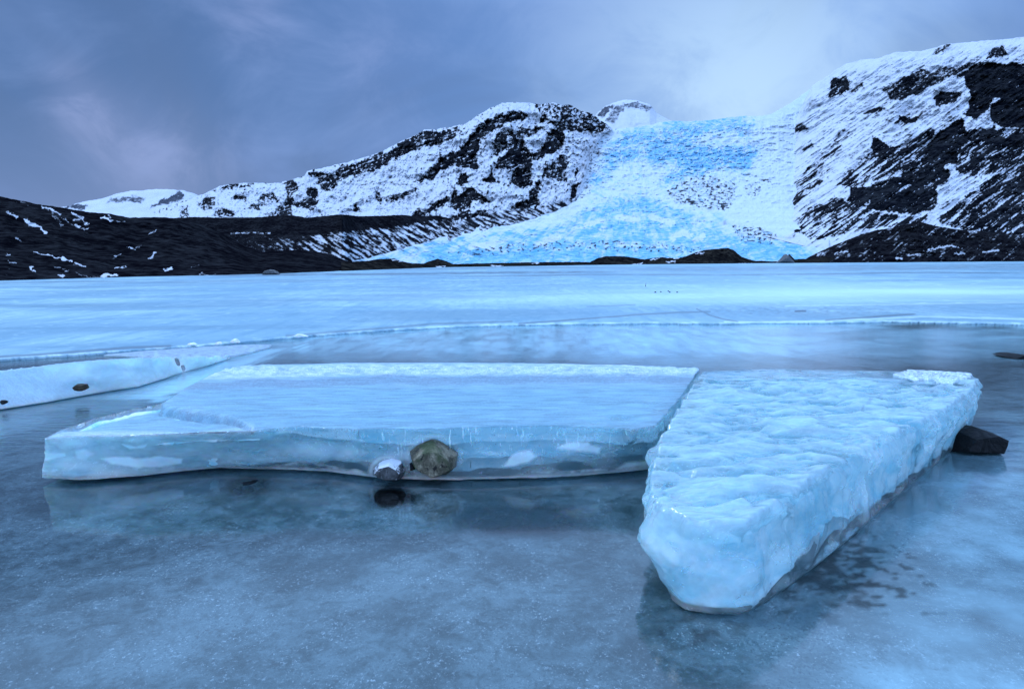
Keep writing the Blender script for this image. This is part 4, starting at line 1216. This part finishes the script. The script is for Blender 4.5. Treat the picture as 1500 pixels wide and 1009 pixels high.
def sunk(cx, cy, w, d, h, seed, label, rot=0.0, mat=MAT_BLACK, lift=0.0):
    c = at_z(np.array(float(cx)), np.array(float(cy)), -.03)
    out = [(-w, -h * .4), (-w * .7, h * .7), (0, h), (w * .75, h * .6), (w, -h * .4), (0, -h)]
    ob = link('stone', facet_stone(out, d, seed, .05, 3), mat)
    ob.location = (c[0], c[1], -.003 - h * 1.06 + lift)
    ob.rotation_euler[2] = rot
    tag(ob, label, 'stone')


sunk(766, 762, .33, .12, .05, 221, 'long dark stone under the ice in front of the slab', .05)
sunk(571, 728, .09, .08, .045, 223, 'dark stone shape set where the frosted grey stone is reflected', .3)  # solid set where the grey stone's reflection shows on the water
sunk(364, 714, .075, .10, .04, 225, 'small dark stone just breaking the water in front of the left half of the slab', -.5, MAT_BLACK, .016)

MAT_PALE = stone_material('pale_grey_rock', (.05, .055, .06), (.16, .17, .18), None, rough=.8, wet=.1)
o = place_stone([(384,402.5),(387,397),(396,394.5),(404,397),(410,402.5)], 78.0, 'r', .8, 251, MAT_PALE, 'pale grey boulder lying at the foot of the black moraine on the lake shore', 'boulder', .05)
o['category'] = 'boulder'
o = place_stone([(1138,385),(1146,378),(1151,372.5),(1156,375),(1161,381),(1164,385.5)], 207.0, 'r', 2.0, 253, MAT_PALE, 'pointed pale boulder standing on the shore below the right end of the glacier', 'boulder', .07)
o['category'] = 'boulder'

# ------------------------------------------------------------------ small things on the lake ice
m, N, L = material('loose_snow')
pos = N('ShaderNodeNewGeometry').outputs['Position']
finish(N, L, PRINC(N, Base_Color=(.84, .89, .92), Roughness=.6, Subsurface_Weight=.4, Subsurface_Scale=.02, Normal=BUMP(N, NOISE(N, pos, 60, 4), .5, .01)))
MAT_SNOW = m
for k, (x, y, w, h, lab) in enumerate(((344,502,7,6,'largest white snow lump on the edge of the lake ice at left'), (281,505,7,3,'low white snow lump leftmost on the edge of the lake ice'),
                                       (320,504,4,3.5,'smallest white snow lump between two bigger ones on the lake ice edge'), (440,493,12,3,'long white ridge of snow on the lake ice edge behind the slab'))):
    place_stone([(x - w, y), (x - w * .7, y - h * .6), (x - w * .1, y - h), (x + w * .6, y - h * .7), (x + w, y), (x, y + .6)], .045, 'z', .09, 231 + k, MAT_SNOW, lab, 'snow_lump', .12)['category'] = 'snow lump'
peb = None
for k, (x, y) in enumerate(((960, 428.5), (968, 428), (979, 427), (981, 428.5), (992, 428.5))):
    if peb is None:
        peb = o = place_stone([(x - 1.6, y), (x - .8, y - 1.5), (x + 1.0, y - 1.3), (x + 1.6, y)], .045, 'z', .04, 241, MAT_BLACK, None, 'pebble', .05, sub=2)
        o['category'] = 'pebble'
    else:
        o = peb.copy()
        COL.objects.link(o)
        o.location = at_z(np.array(float(x)), np.array(y - .6), .06)
    o['label'] = 'tiny dark pebble in a loose row on the bright lake ice'
    o['group'] = 'pebbles on the lake ice'
import bmesh
bm = bmesh.new()
c = at_z(np.array(945.5), np.array(420.0), .045)
rings = []
for k in range(9):
    t = k / 8
    z, r = t * .20, .017 * (1 - .55 * t) + .003 * math.sin(k * 2.1)
    ox, oy = .03 * t * t + .006 * math.sin(k * 1.7), .01 * math.cos(k * 1.3)
    rings.append([bm.verts.new((ox + r * math.cos(a * math.pi / 3), oy + r * math.sin(a * math.pi / 3), z)) for a in range(6)])
for a, b in zip(rings, rings[1:]):
    for i in range(6):
        bm.faces.new((a[i], a[(i + 1) % 6], b[(i + 1) % 6], b[i]))
bm.faces.new(rings[-1]); bm.faces.new(rings[0][::-1])
me = bpy.data.meshes.new('stick')
bm.to_mesh(me); bm.free()
o = link('stick', me, MAT_BROWN)
o.location = c
tag(o, 'thin dark stick standing upright in the lake ice far off', 'stick')
